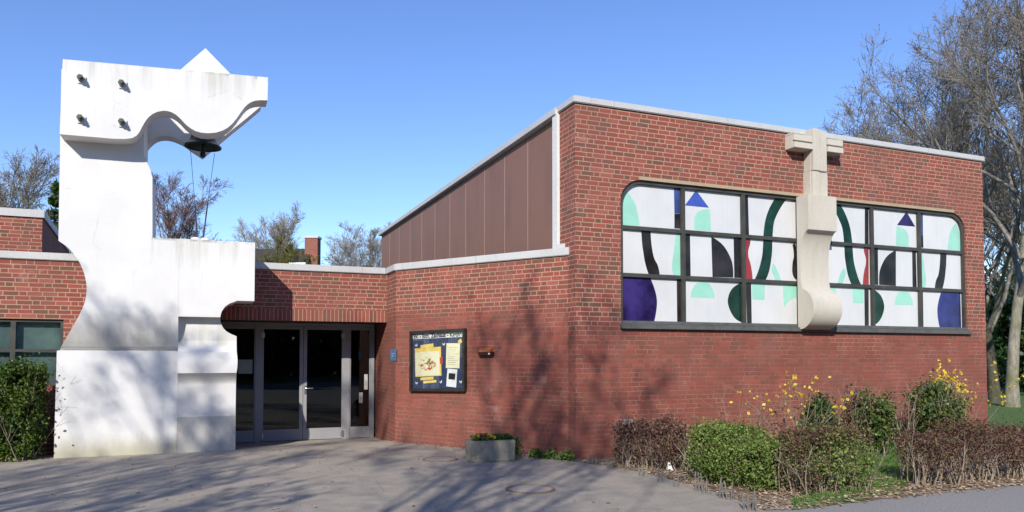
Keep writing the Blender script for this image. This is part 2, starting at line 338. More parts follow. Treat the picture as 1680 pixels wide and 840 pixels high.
M['g_green'] = glossy_glass('bottle_green_glass', (0.008, 0.036, 0.022), 0.1, 0.22, 0.5)
M['g_red'] = glossy_glass('red_glass', (0.28, 0.022, 0.02), 0.06, 0.5, 0.15)
M['bolt'] = plain('green_grey_bolt', (0.10, 0.12, 0.09), 0.6, 0.3, 20.0)
M['bronze'] = plain('dark_bronze', (0.03, 0.045, 0.04), 0.45, 0.4, 6.0, 0.5)
M['cable'] = plain('dark_cable', (0.04, 0.045, 0.05), 0.6, 0.2)
M['white_cap'] = plain('white_cap', (0.75, 0.75, 0.72), 0.6, 0.1)
M['blackframe'] = plain('black_case_frame', (0.030, 0.027, 0.022), 0.4, 0.3)
M['board_blue'] = plain('dark_blue_cloth', (0.030, 0.045, 0.105), 0.8, 0.2, 8.0)
M['paper'] = plain('white_paper', (0.78, 0.78, 0.76), 0.7, 0.05)
M['cream'] = plain('cream_paper', (0.76, 0.72, 0.47), 0.7, 0.06, 12.0)
M['yellow'] = plain('yellow_card', (0.75, 0.55, 0.12), 0.7, 0.12, 14.0)
M['ink'] = plain('black_ink', (0.02, 0.02, 0.02), 0.7, 0.2)
M['grey_ink'] = plain('grey_ink', (0.35, 0.34, 0.28), 0.7, 0.2)
M['orange'] = plain('orange_print', (0.62, 0.25, 0.06), 0.7, 0.3, 30.0)
M['redprint'] = plain('red_print', (0.5, 0.06, 0.06), 0.7, 0.2)
M['olive'] = plain('olive_print', (0.2, 0.2, 0.06), 0.7, 0.3, 30.0)
M['brownbox'] = plain('brown_letterbox', (0.22, 0.07, 0.02), 0.4, 0.3, 9.0)
M['copper'] = plain('copper_hood', (0.50, 0.17, 0.05), 0.35, 0.2, 12.0, 0.4)
M['darkbrown'] = plain('dark_brown_box', (0.05, 0.016, 0.01), 0.5, 0.3)
M['bluesign'] = plain('blue_sign', (0.10, 0.19, 0.32), 0.5, 0.2, 10.0)
M['exposed'] = weathered('exposed_aggregate', (0.36, 0.325, 0.25), (0.17, 0.16, 0.10), 9.0, False, 0.9, 0.8, 0.9)
M['iron'] = weathered('rusty_iron', (0.22, 0.15, 0.10), (0.26, 0.11, 0.05), 6.0, False, 0.8, 0.7, 0.3)
M['cover'] = weathered('cover_concrete', (0.34, 0.30, 0.26), (0.22, 0.19, 0.16), 5.0, False, 0.9, 0.6, 0.3)
M['stake'] = plain('grey_weathered_wood', (0.15, 0.14, 0.125), 0.9, 0.35, 18.0, bump=0.4)
M['post'] = weathered('grey_post', (0.42, 0.42, 0.42), (0.07, 0.07, 0.08), 9.0, False, 0.6, 0.95, 0.1)
M['pave'] = pavement_mat(); M['soil'] = soil_mat(); M['lawn'] = lawn_mat()
M['path'] = plain('grey_asphalt_path', (0.27, 0.255, 0.235), 0.9, 0.25, 40.0, bump=0.4)
M['grass'] = leafmat('grass_blades', [(0.05, 0.12, 0.02), (0.09, 0.20, 0.03), (0.15, 0.24, 0.06)])
M['litter'] = leafmat('dry_leaves', [(0.20, 0.11, 0.05), (0.34, 0.23, 0.14), (0.50, 0.42, 0.32), (0.14, 0.07, 0.04)], 0.8, 0.05)
M['leaf_green'] = leafmat('green_hedge_leaf', [(0.06, 0.105, 0.018), (0.13, 0.20, 0.04), (0.19, 0.26, 0.06), (0.27, 0.32, 0.10)])
M['leaf_dark'] = leafmat('dark_evergreen_leaf', [(0.022, 0.055, 0.014), (0.045, 0.10, 0.022), (0.085, 0.14, 0.035)], 0.4)
M['leaf_yew'] = leafmat('yew_leaf', [(0.045, 0.085, 0.012), (0.09, 0.15, 0.02), (0.15, 0.20, 0.035)])
M['leaf_purple'] = leafmat('purple_barberry_leaf', [(0.07, 0.028, 0.03), (0.12, 0.045, 0.042), (0.17, 0.09, 0.06), (0.12, 0.075, 0.04), (0.10, 0.12, 0.03)])
M['leaf_brown'] = leafmat('dry_brown_leaf', [(0.11, 0.05, 0.042), (0.17, 0.09, 0.06), (0.25, 0.16, 0.11)])
M['leaf_laurel'] = leafmat('laurel_leaf', [(0.03, 0.07, 0.02), (0.06, 0.12, 0.03), (0.13, 0.17, 0.05), (0.2, 0.19, 0.06)], 0.35)
M['petal_yellow'] = leafmat('yellow_petal', [(0.62, 0.44, 0.02), (0.75, 0.58, 0.04), (0.8, 0.66, 0.12)], 0.6, 0.3)
M['petal_dark'] = leafmat('maroon_petal', [(0.16, 0.02, 0.03), (0.28, 0.04, 0.05)], 0.6, 0.2)
M['leaf_bud'] = leafmat('brown_bud', [(0.13, 0.095, 0.07), (0.20, 0.145, 0.105), (0.27, 0.21, 0.155)], 0.8, 0.1)
M['leaf_willow'] = leafmat('yellowgreen_twig_leaf', [(0.13, 0.14, 0.03), (0.20, 0.20, 0.05), (0.26, 0.24, 0.08)], 0.7, 0.3)
M['bark_grey'] = bark('grey_moss_bark', (0.16, 0.145, 0.11), (0.36, 0.33, 0.27), (0.15, 0.16, 0.075))
M['bark_dark'] = bark('dark_bark', (0.05, 0.042, 0.03), (0.12, 0.10, 0.075), (0.06, 0.075, 0.03))
M['twig'] = bark('grey_brown_twig', (0.14, 0.125, 0.10), (0.29, 0.26, 0.22))
M['twig_red'] = bark('reddish_twig', (0.14, 0.085, 0.075), (0.24, 0.155, 0.135))
M['twig_pale'] = bark('pale_twig', (0.22, 0.185, 0.14), (0.36, 0.31, 0.25))
M['stem'] = bark('shrub_stem', (0.15, 0.12, 0.09), (0.36, 0.30, 0.23), None, 30.0)
M['house_roof'] = plain('dark_roof_tile', (0.06, 0.05, 0.042), 0.85, 0.35, 5.0)
M['house_wall'] = plain('house_brick', (0.25, 0.10, 0.07), 0.85, 0.2, 8.0)

# ------------------------------------------------------------------ mesh helpers
COL = S.collection
def tag(o, label=None, cat=None, group=None, kind=None):
    if label: o['label'] = label
    if cat: o['category'] = cat
    if group: o['group'] = group
    if kind: o['kind'] = kind
    return o
def empty(name, loc, label, cat, group=None):
    o = bpy.data.objects.new(name, None); o.location = loc; o.empty_display_size = 0.2; COL.objects.link(o)
    return tag(o, label, cat, group)
class MB:
    """collects faces; build() links ONE mesh object with metre UVs on its sides"""
    def __init__(s): s.v = []; s.f = []; s.mi = []
    def face(s, pts, m=0):
        i = len(s.v); s.v += [tuple(map(float, p)) for p in pts]; s.f.append(list(range(i, i + len(pts)))); s.mi.append(m)
    def grid(s, rows, m=0, closed=False):
        i = len(s.v); nr = len(rows); nc = len(rows[0])
        for r in rows: s.v += [tuple(map(float, p)) for p in r]
        for a in range(nr - 1):
            for b in range(nc if closed else nc - 1):
                s.f.append([i + a * nc + b, i + a * nc + (b + 1) % nc, i + (a + 1) * nc + (b + 1) % nc, i + (a + 1) * nc + b]); s.mi.append(m)
    def prism(s, base, top, m=0):
        """closed solid between two loops with the same number of points"""
        n = len(base); i = len(s.v); s.v += [tuple(map(float, p)) for p in base] + [tuple(map(float, p)) for p in top]
        s.f.append(list(range(i + n - 1, i - 1, -1))); s.f.append(list(range(i + n, i + 2 * n))); s.mi += [m, m]
        for k in range(n):
            s.f.append([i + k, i + (k + 1) % n, i + n + (k + 1) % n, i + n + k]); s.mi.append(m)
    def wbox(s, w, u0, u1, z0, z1, n0, n1, m=0):
        b = [w.P(u0, z0, n0), w.P(u1, z0, n0), w.P(u1, z0, n1), w.P(u0, z0, n1)]
        t = [w.P(u0, z1, n0), w.P(u1, z1, n0), w.P(u1, z1, n1), w.P(u0, z1, n1)]
        s.prism(b, t, m)
    def wpoly(s, w, pts, n0, n1, m=0):
        s.prism([w.P(u, z, n0) for u, z in pts], [w.P(u, z, n1) for u, z in pts], m)
    def tube(s, pts, rad, sides=8, m=0, cap=True):
        pts = [np.array(p, float) for p in pts]; rows = []
        for i, p in enumerate(pts):
            d = pts[min(i + 1, len(pts) - 1)] - pts[max(i - 1, 0)]; d = d / (np.linalg.norm(d) + 1e-9)
            a = np.cross(d, [0.31, 0.17, 0.93] if abs(d[2]) < 0.9 else [1, 0.1, 0]); a /= np.linalg.norm(a); b = np.cross(d, a)
            r = rad[i] if isinstance(rad, (list, tuple)) else rad
            rows.append([p + r * (math.cos(t) * a + math.sin(t) * b) for t in np.linspace(0, 2 * math.pi, sides, endpoint=False)])
        s.grid(rows, m, True)
        if cap: s.face(rows[0][::-1], m); s.face(rows[-1], m)
    def lathe(s, c, prof, seg=32, m=0):
        rows = [[(c[0] + r * math.cos(t), c[1] + r * math.sin(t), c[2] + z) for t in np.linspace(0, 2 * math.pi, seg, endpoint=False)] for r, z in prof]
        s.grid(rows, m, True)
    def build(s, name, mats, parent=None, smooth=None, bevel=0.0, fix=True):
        me = bpy.data.meshes.new(name); me.from_pydata(s.v, [], s.f)
        if not isinstance(mats, (list, tuple)): mats = [mats]
        for m in mats: me.materials.append(m)
        me.polygons.foreach_set('material_index', s.mi)
        bm = bmesh.new(); bm.from_mesh(me)
        if fix:
            bmesh.ops.remove_doubles(bm, verts=bm.verts, dist=1e-5)
            bmesh.ops.recalc_face_normals(bm, faces=bm.faces)
        if bevel:
            ed = [e for e in bm.edges if len(e.link_faces) == 2 and e.calc_face_angle(0) > 0.6]
            bmesh.ops.bevel(bm, geom=ed, offset=bevel, segments=2, affect='EDGES', clamp_overlap=True)
        uvl = bm.loops.layers.uv.new('UVMap')
        for f in bm.faces:
            n = f.normal
            if abs(n.z) > 0.8:
                for l in f.loops: l[uvl].uv = (l.vert.co.x, l.vert.co.y)
            else:
                t = Vector((-n.y, n.x, 0)).normalized()
                for l in f.loops: l[uvl].uv = (l.vert.co.dot(t), l.vert.co.z)
        if smooth is not None:
            for f in bm.faces: f.smooth = True
            for e in bm.edges:
                if len(e.link_faces) == 2 and e.calc_face_angle(0) > smooth: e.smooth = False
        bm.to_mesh(me); bm.free()
        o = bpy.data.objects.new(name, me); COL.objects.link(o)
        if parent is not None:
            o.parent = parent
            o.matrix_parent_inverse = parent.matrix_basis.inverted() if parent.parent is None else Matrix.Identity(4)
        return o
def adopt(o, parent):
    o.parent = parent; o.matrix_parent_inverse = (parent.matrix_parent_inverse @ parent.matrix_basis).inverted() if parent.parent is not None else parent.matrix_basis.inverted()
    return o
def sub(mb, name, mats, part, **k):                       # a sub-part of a part whose own transform is identity
    o = mb.build(name, mats, None, **k); o.parent = part; o.matrix_parent_inverse = (part.parent.matrix_basis @ part.matrix_parent_inverse @ part.matrix_basis).inverted() if part.parent else part.matrix_basis.inverted()
    return o

# ================================================================== SETTING
def ground_sheet():
    mb = MB(); mb.face([(-1200, -600, -0.16), (1200, -600, -0.16), (1200, 1800, -0.16), (-1200, 1800, -0.16)])
    tag(mb.build('ground', M['lawn']), kind='structure')
ground_sheet()
def recess_z(x, y):                                      # paving falls a little towards the sunken doorway
    q = np.array([x, y]) - D0; b = q @ DB; u = q @ DF
    t = min(1, max(0, (b + 0.9) / 1.7)); t = t * t * (3 - 2 * t)
    w = min(1, max(0, 1 - (u - 0.2) / 0.6))
    return -0.10 * t * w
BED = [at_ground(945, 758), at_ground(1000, 764), at_ground(1060, 776), at_ground(1110, 789), at_ground(1160, 803), at_ground(1215, 822), at_ground(1255, 838)]
def paving():
    bm = bmesh.new(); xs = np.arange(-16, 1.9, 0.35); ys = np.arange(-14, 18.6, 0.35); rows = []
    mb = MB()
    xs = np.concatenate([np.arange(-20, 7.1, 0.4)]); rows = [[(x, y, recess_z(x, y)) for x in xs] for y in ys]
    mb.grid(rows); o = mb.build('pavement', M['pave'], smooth=1.0); tag(o, kind='structure')
paving()
def path_and_bed():
    # planting bed: soil laid over the paving edge; the edge follows the photo's diagonal
    P = [(p[0], p[1]) for p in BED]
    right = [at_ground(x, y) for x, y in ((1330, 834), (1420, 822), (1520, 811), (1600, 803), (1680, 795), (1800, 784))]
    P += [(p[0], p[1]) for p in right]
    P += [(18.0, 14.0), (18.0, 19.0), (10.6, 16.9), (1.0, 12.9)]
    mb = MB(); mb.face([(x, y, 0.006) for x, y in P])
    o = mb.build('planting_bed', M['soil'], fix=False); tag(o, kind='structure')
    # asphalt footpath on the right
    Q = [(2.2, -14, 0.002), (30, -14, 0.002), (30, 16.5, 0.002)] + [(p[0], p[1], 0.002) for p in right[::-1]] + [(BED[-1][0], BED[-1][1], 0.002), (2.0, 6.0, 0.002)]
    mb = MB(); mb.face(Q); o = mb.build('footpath', M['path'], fix=False); tag(o, kind='structure')
    mb = MB(); mb.face([(10.4, 16.9, -0.02), (18, 18.9, -0.02), (70, 20, -0.02), (120, 90, -0.02), (8, 90, -0.02), (8, 17.5, -0.02)])
    o = mb.build('lawn', M['lawn'], fix=False); tag(o, kind='structure')
path_and_bed()

# ================================================================== CHURCH BUILDING
church = empty('church_building', (C0[0], C0[1], 0), 'low red brick church with stained glass front, brown cladding and pale roof edges', 'building')
TOPF, TOPL = 6.10, 3.50
FL = 10.24                                               # length of the high front wall
W0, W1, WZ0, WZ1, WR = 0.895, 9.655, 2.31, 4.88, 0.42    # window opening
def win_outline(i=0.0, seg=10):
    u0, u1, z0, z1, r = W0 + i, W1 - i, WZ0 + i, WZ1 - i, WR - i * 0.6
    pts = [(u0, z0), (u1, z0)]
    pts += [(u1 - r + r * math.sin(a), z1 - r + r * math.cos(a)) for a in np.linspace(math.pi / 2, 0, seg)]
    pts += [(u0 + r - r * math.sin(a), z1 - r + r * math.cos(a)) for a in np.linspace(0, math.pi / 2, seg)]
    return pts
def front_wall():
    bm = bmesh.new()
    outer = [(0, -0.3), (FL, -0.3), (FL, TOPF), (0, TOPF)]; inner = win_outline()
    def loop(pts):
        vs_ = [bm.verts.new(front.P(u, z, 0)) for u, z in pts]; return [bm.edges.new((vs_[i], vs_[(i + 1) % len(vs_)])) for i in range(len(vs_))], vs_
    e1, v1 = loop(outer); e2, v2 = loop(inner)
    bmesh.ops.triangle_fill(bm, edges=e1 + e2, use_beauty=True)
    me = bpy.data.meshes.new('t'); bm.to_mesh(me); bm.free()
    mb = MB()
    for p in me.polygons: mb.face([me.vertices[i].co for i in p.vertices])
    n = len(inner)
    for k in range(n):                                   # reveal of the opening
        a, b = inner[k], inner[(k + 1) % n]; mb.face([front.P(*a, 0), front.P(*b, 0), front.P(*b, -0.24), front.P(*a, -0.24)])
    mb.face([front.P(FL, -0.3), front.P(FL, -0.3, -16), front.P(FL, TOPF, -16), front.P(FL, TOPF)])          # right flank
    mb.build('brick_wall', M['brickf'], church)
    # short brick return at the corner, then the cladding
    mb = MB(); mb.face([front.P(0, -0.3), front.P(0, -0.3, -0.60), front.P(0, TOPF, -0.60), front.P(0, TOPF)]); mb.build('brick_wall', M['brickf'], church)
front_wall()
CLAD0, CLAD1 = 0.80, 15.05
def cladding():
    w = Wall(C0, DB, flip=True)                          # u runs back along the side; n points left
    mb = MB(); mb.wbox(w, 0.604, CLAD0, 3.4, 6.16, -0.2, 0.05); mb.build('corner_strip', M['strip'], church)
    # panel widths read from the photograph, seams between them
    px = [912, 866, 828, 795, 764, 738, 713.5, 692, 673, 655, 639, 626]
    us = [w.uz(p, 400, -0.04)[0] for p in px]; us[0] = CLAD0 + 0.003
    for a, b in zip(us[:-1], us[1:]):
        mb = MB(); mb.wbox(w, a + 0.008, b - 0.008, 3.2, 6.07, -0.12, -0.04); mb.build('cladding_panel', M['cladding'], church, bevel=0.003)
    mb = MB()
    for a in us[1:-1]: mb.wbox(w, a - 0.0075, a + 0.0075, 3.2, 6.07, -0.10, -0.035)
    mb.build('seam_strip', M['cladseam'], church)
    global CL_END; CL_END = us[-1]
    mb = MB(); mb.face([w.P(CL_END, 0, -0.05), w.P(CL_END, 0, -FL), w.P(CL_END, 6.1, -FL), w.P(CL_END, 6.1, -0.05)]); mb.build('rear_wall', M['cladding'], church)
    # roof edge
    mb = MB(); mb.wbox(w, CLAD0 - 0.16, CL_END + 0.05, 6.085, 6.215, -0.3, 0.075); mb.wbox(w, -0.042, CLAD0 - 0.162, 6.105, 6.222, -0.3, 0.042)
    mb.wbox(front, 0.302, FL + 0.04, 6.105, 6.219, -0.3, 0.042)
    mb.build('coping', M['coping'], church, bevel=0.012)
    # standing seams of the metal edge
    for u in (0.75, 3.2, 5.9, 8.5):
        mb = MB(); mb.wbox(front, u - 0.004, u + 0.004, 6.103, 6.222, -0.1, 0.045); mb.build('coping_joint', M['joint'], church)
    mb = MB(); mb.face([w.P(0.1, 6.12, -0.1), w.P(CL_END, 6.12, -0.1), w.P(CL_END, 6.12, -FL), w.P(0.1, 6.12, -FL)]); mb.build('roof', M['roof'], church)
cladding()
def low_volume():
    mb = MB()
    # low wall B -> A (its far end butts into the side of the high wall), and the return beside the entrance
    mb.face([low.P(0, -0.3), low.P(LOWLEN + 0.02, -0.3), low.P(LOWLEN + 0.02, TOPL), low.P(0, TOPL)])
    mb.build('brick_wall', M['brickl'], church)
    mb = MB(); mb.face([ret.P(-1.25, -0.3), ret.P(0.78, -0.3), ret.P(0.78, TOPL), ret.P(0, TOPL), ret.P(0, 2.47), ret.P(-1.25, 2.47)]); mb.build('brick_wall', M['brickl'], church)
    # facade over the door and the wing to the left
    LZ, UD0 = 2.47, -3.9
    mb = MB(); mb.face([face.P(UD0, 2.712), face.P(0, 2.712), face.P(0, TOPL), face.P(UD0, TOPL)])
    wu0, wz1 = face.uz(-95, 520); wu1, wz0 = face.uz(102, 632); wz1 = face.uz(50, 523)[1]
    mb.face([face.P(wu1, -0.3), face.P(UD0, -0.3), face.P(UD0, TOPL), face.P(wu1, TOPL)])
    mb.face([face.P(wu0, wz1), face.P(wu1, wz1), face.P(wu1, TOPL), face.P(wu0, TOPL)])
    mb.face([face.P(wu0, -0.3), face.P(wu1, -0.3), face.P(wu1, wz0), face.P(wu0, wz0)])
    mb.face([face.P(-16, -0.3), face.P(wu0, -0.3), face.P(wu0, TOPL), face.P(-16, TOPL)])
    for a, b in (((wu0, wz0), (wu1, wz0)), ((wu1, wz0), (wu1, wz1)), ((wu1, wz1), (wu0, wz1)), ((wu0, wz1), (wu0, wz0))):
        mb.face([face.P(*a, 0), face.P(*b, 0), face.P(*b, -0.2), face.P(*a, -0.2)])
    mb.build('brick_wall', M['brick'], church)
    mb = MB(); mb.face([face.P(UD0, LZ), face.P(0, LZ), face.P(0, 2.712), face.P(UD0, 2.712)]); mb.face([face.P(UD0, LZ), face.P(0, LZ), face.P(0, LZ, -0.12), face.P(UD0, LZ, -0.12)])
    mb.build('soldier_course', M['soldier'], church)
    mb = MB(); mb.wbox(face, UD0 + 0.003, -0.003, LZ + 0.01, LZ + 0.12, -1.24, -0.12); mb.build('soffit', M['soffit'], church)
    mb = MB(); mb.face([face.P(UD0, -0.3), face.P(UD0, -0.3, -1.25), face.P(UD0, LZ, -1.25), face.P(UD0, LZ)]); mb.build('brick_wall', M['brick'], church)
    # pale roof edge all along
    mb = MB()
    mb.wbox(face, -16, -0.044, TOPL + 0.002, 3.637, -0.3, 0.045)
    mb.wbox(low, 0.02, LOWLEN + 0.012, TOPL + 0.002, 3.640, -0.3, 0.045)
    mb.wbox(ret, 0.047, 0.78 + 0.005, TOPL + 0.004, 3.638, -0.2, 0.045)
    mb.build('coping', M['coping'], church, bevel=0.01)
    for wl, us in ((face, (-0.55, -3.1)), (low, (0.22, 2.1))):
        for u in us: mb = MB(); mb.wbox(wl, u - 0.004, u + 0.004, TOPL, 3.643, -0.1, 0.048); mb.build('coping_joint', M['joint'], church)
    # lead flashing where the low roof meets the corner
    mb = MB(); mb.wbox(low, LOWLEN - 0.36, LOWLEN - 0.01, 3.64, 3.73, -0.45, -0.06); mb.build('flashing', M['coping'], church, bevel=0.01)
    r = [low.P(LOWLEN, 3.52, -0.1), low.P(0.1, 3.52, -0.1), face.P(0, 3.52, -0.1), face.P(-16, 3.52, -0.1), face.P(-16, 3.52, -12), face.P(2.0, 3.52, -12)]
    mb = MB(); mb.face(r); mb.build('roof', M['roof'], church)
    # window of the wing
    mb = MB()
    def fr(u0, u1, z0, z1): mb.wbox(face, u0, u1, z0, z1, -0.11, -0.05)
    t = 0.055
    fr(wu0, wu1, wz1 - t, wz1); fr(wu0, wu1, wz0, wz0 + t); fr(wu1 - t, wu1, wz0 + t, wz1 - t); fr(wu0, wu0 + t, wz0 + t, wz1 - t)
    um = face.uz(20, 560)[0]; zm = face.uz(50, 575)[1]
    fr(um - 0.04, um + 0.04, wz0 + t, wz1 - t); fr(wu0 + t, um - 0.04, zm - 0.025, zm + 0.025); fr(um + 0.04, wu1 - t, zm - 0.025, zm + 0.025)
    wnd = mb.build('window', M['frame'], church, bevel=0.004)
    mb = MB(); mb.wbox(face, wu0 + 0.01, wu1 - 0.01, wz0 + 0.01, wz1 - 0.01, -0.088, -0.080); sub(mb, 'pane', M['wing_glass'], wnd)
    mb = MB(); mb.face([face.P(wu0, wz0, -0.19), face.P(wu1, wz0, -0.19), face.P(wu1, wz1, -0.19), face.P(wu0, wz1, -0.19)])
    sub(mb, 'blind', M['curtain'], wnd)
low_volume()
def upper_block():
    w = Wall(face.o - face.n * 3.0, DF)
    uc, zt = w.uz(70, 345); _, zb = w.uz(35, 355.5)
    w2 = Wall((w.P(uc, 0)[0], w.P(uc, 0)[1]), vp(238), flip=True)
    far = np.array(w2.P(6, 0)); pc = np.array(w.P(uc, 0))
    mb = MB(); mb.face([w.P(uc - 9, 3.3), w.P(uc, 3.3), w.P(uc, zb), w.P(uc - 9, zb)])
    mb.face([(*pc[:2], 3.3), (*far[:2], 3.3), (*far[:2], zb), (*pc[:2], zb)])
    mb.build('brick_wall', M['brick'], church)
    mb = MB(); o = 0.04
    a = np.array(w.P(uc - 9, 0, o)); b = np.array(w.P(uc + 0.04, 0, o)); c = far + 0; d = np.array(w.P(uc - 9, 0, -5))
    d2 = w2.d; nn = np.array([d2[1], -d2[0]]); c[:2] += nn * 0.04
    mb.prism([(*a[:2], zb + 0.002), (*b[:2], zb + 0.002), (*c[:2], zb + 0.002), (*d[:2], zb + 0.002)], [(*a[:2], zt), (*b[:2], zt), (*c[:2], zt), (*d[:2], zt)])
    mb.build('coping', M['coping'], church)
upper_block()

# ---- entrance door set
def doors():
    w = Wall(D0 + DB * 1.13, DF)
    zb = -0.10; zt = 2.475
    def U(px): return w.uz(px, 640)[0]
    door = None
    e = [(360, 418, 'side_light'), (430, 497, 'door_leaf'), (497, 562, 'door_leaf'), (574, 612, 'side_light')]
    posts = [(418, 431), (561.5, 573.5)]
    mb = MB()
    for a, b in posts: mb.wbox(w, U(a), U(b), zb, 2.40, -0.05, 0.03)
    mb.wbox(w, U(607), U(613.5), zb, 2.40, -0.05, 0.03); mb.wbox(w, -3.88, U(613.5), 2.402, zt, -0.05, 0.03)
    fr = mb.build('door_frame', M['alu'], church, bevel=0.004)
    for (a, b, nm) in e:
        u0, u1 = U(a) + 0.004, U(b) - 0.004
        if nm == 'side_light': 
            if a > 500: u0, u1 = U(573.5) + 0.003, U(607) - 0.003
            else: u0, u1 = -3.87, U(418) - 0.003
        s = 0.075 if nm == 'door_leaf' else 0.02; bot = 0.26; off = 0.0 if nm == 'door_leaf' else 0.008
        sa, sb = (s, s) if nm != 'door_leaf' else ((0.022, s) if a < 480 else (s, 0.022))
        mb = MB(); mb.wbox(w, u0, u0 + sa, zb + 0.012, 2.398, -0.03, 0.024 - off); mb.wbox(w, u1 - sb, u1, zb + 0.012, 2.398, -0.03, 0.024 - off)
        mb.wbox(w, u0 + sa, u1 - sb, zb + 0.012, zb + bot, -0.03, 0.0235 - off); mb.wbox(w, u0 + sa, u1 - sb, 2.33, 2.398, -0.03, 0.0235 - off)
        lf = mb.build(nm, M['alu'], church, bevel=0.003)
        g = MB(); g.wbox(w, u0 + sa - 0.005, u1 - sb + 0.005, zb + bot - 0.005, 2.335, -0.006, 0.0); sub(g, 'glass', M['glass'], lf)
        if nm == 'door_leaf' and a > 480:
            h = MB(); uh = u0 + 0.045; zh = 1.04
            h.wbox(w, uh - 0.022, uh + 0.022, zh - 0.13, zh + 0.06, 0.024, 0.032)
            h.tube([w.P(uh, zh, 0.03), w.P(uh, zh, 0.075), w.P(uh + 0.03, zh, 0.085), w.P(uh + 0.16, zh, 0.085)], 0.011, 8)
            sub(h, 'handle', M['steel'], lf, smooth=0.8)
        if nm == 'door_leaf':
            for zz in (0.02, 2.2):
                h = MB(); uh = u0 + 0.0 if a < 480 else u1 - 0.0
                h.tube([w.P(uh, zz - 0.07, 0.045), w.P(uh, zz + 0.07, 0.045)], 0.016, 8); h.wbox(w, uh - 0.035, uh + 0.035, zz - 0.05, zz + 0.05, 0.0245, 0.034)
                sub(h, 'hinge', M['steel'], lf, smooth=0.8)
    # dim lobby behind the glass
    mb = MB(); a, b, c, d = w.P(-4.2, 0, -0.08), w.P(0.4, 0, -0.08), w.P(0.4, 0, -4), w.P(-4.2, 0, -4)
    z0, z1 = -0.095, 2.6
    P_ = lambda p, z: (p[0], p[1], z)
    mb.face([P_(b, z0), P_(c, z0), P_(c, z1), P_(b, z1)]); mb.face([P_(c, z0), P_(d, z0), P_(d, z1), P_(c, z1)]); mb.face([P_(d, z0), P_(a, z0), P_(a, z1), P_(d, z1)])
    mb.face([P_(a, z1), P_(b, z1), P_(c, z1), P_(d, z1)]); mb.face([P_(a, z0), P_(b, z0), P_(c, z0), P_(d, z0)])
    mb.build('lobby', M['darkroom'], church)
    # paper notices taped inside the side panes
    def note(px0, px1, py0, py1, label, mat):
        u0, z1 = w.uz(px0, py0); u1, z0 = w.uz(px1, py1)
        m = MB(); m.wbox(w, u0, u1, z0, z1, 0.0005, 0.0025); m.wbox(w, u0 + 0.3 * (u1 - u0), u1 - 0.25 * (u1 - u0), z0 + 0.3 * (z1 - z0), z0 + 0.62 * (z1 - z0), 0.0025, 0.003, 1)
        tag(m.build('paper_notice', [mat, M['grey_ink']]), label, 'notice')
    p_ = plain('dim_paper', (0.42, 0.42, 0.41), 0.8, 0.1)
    m_ = plain('grey_green_paper', (0.24, 0.32, 0.29), 0.8, 0.1)
    note(391, 414, 590, 613, 'grey green notice sheet on the narrow pane left of the doors', m_)
    note(597.5, 603, 614, 639, 'white note high on the narrow pane right of the doors', p_)
    note(589, 595, 644, 661, 'small white note low on the narrow pane right of the doors', p_)
doors()

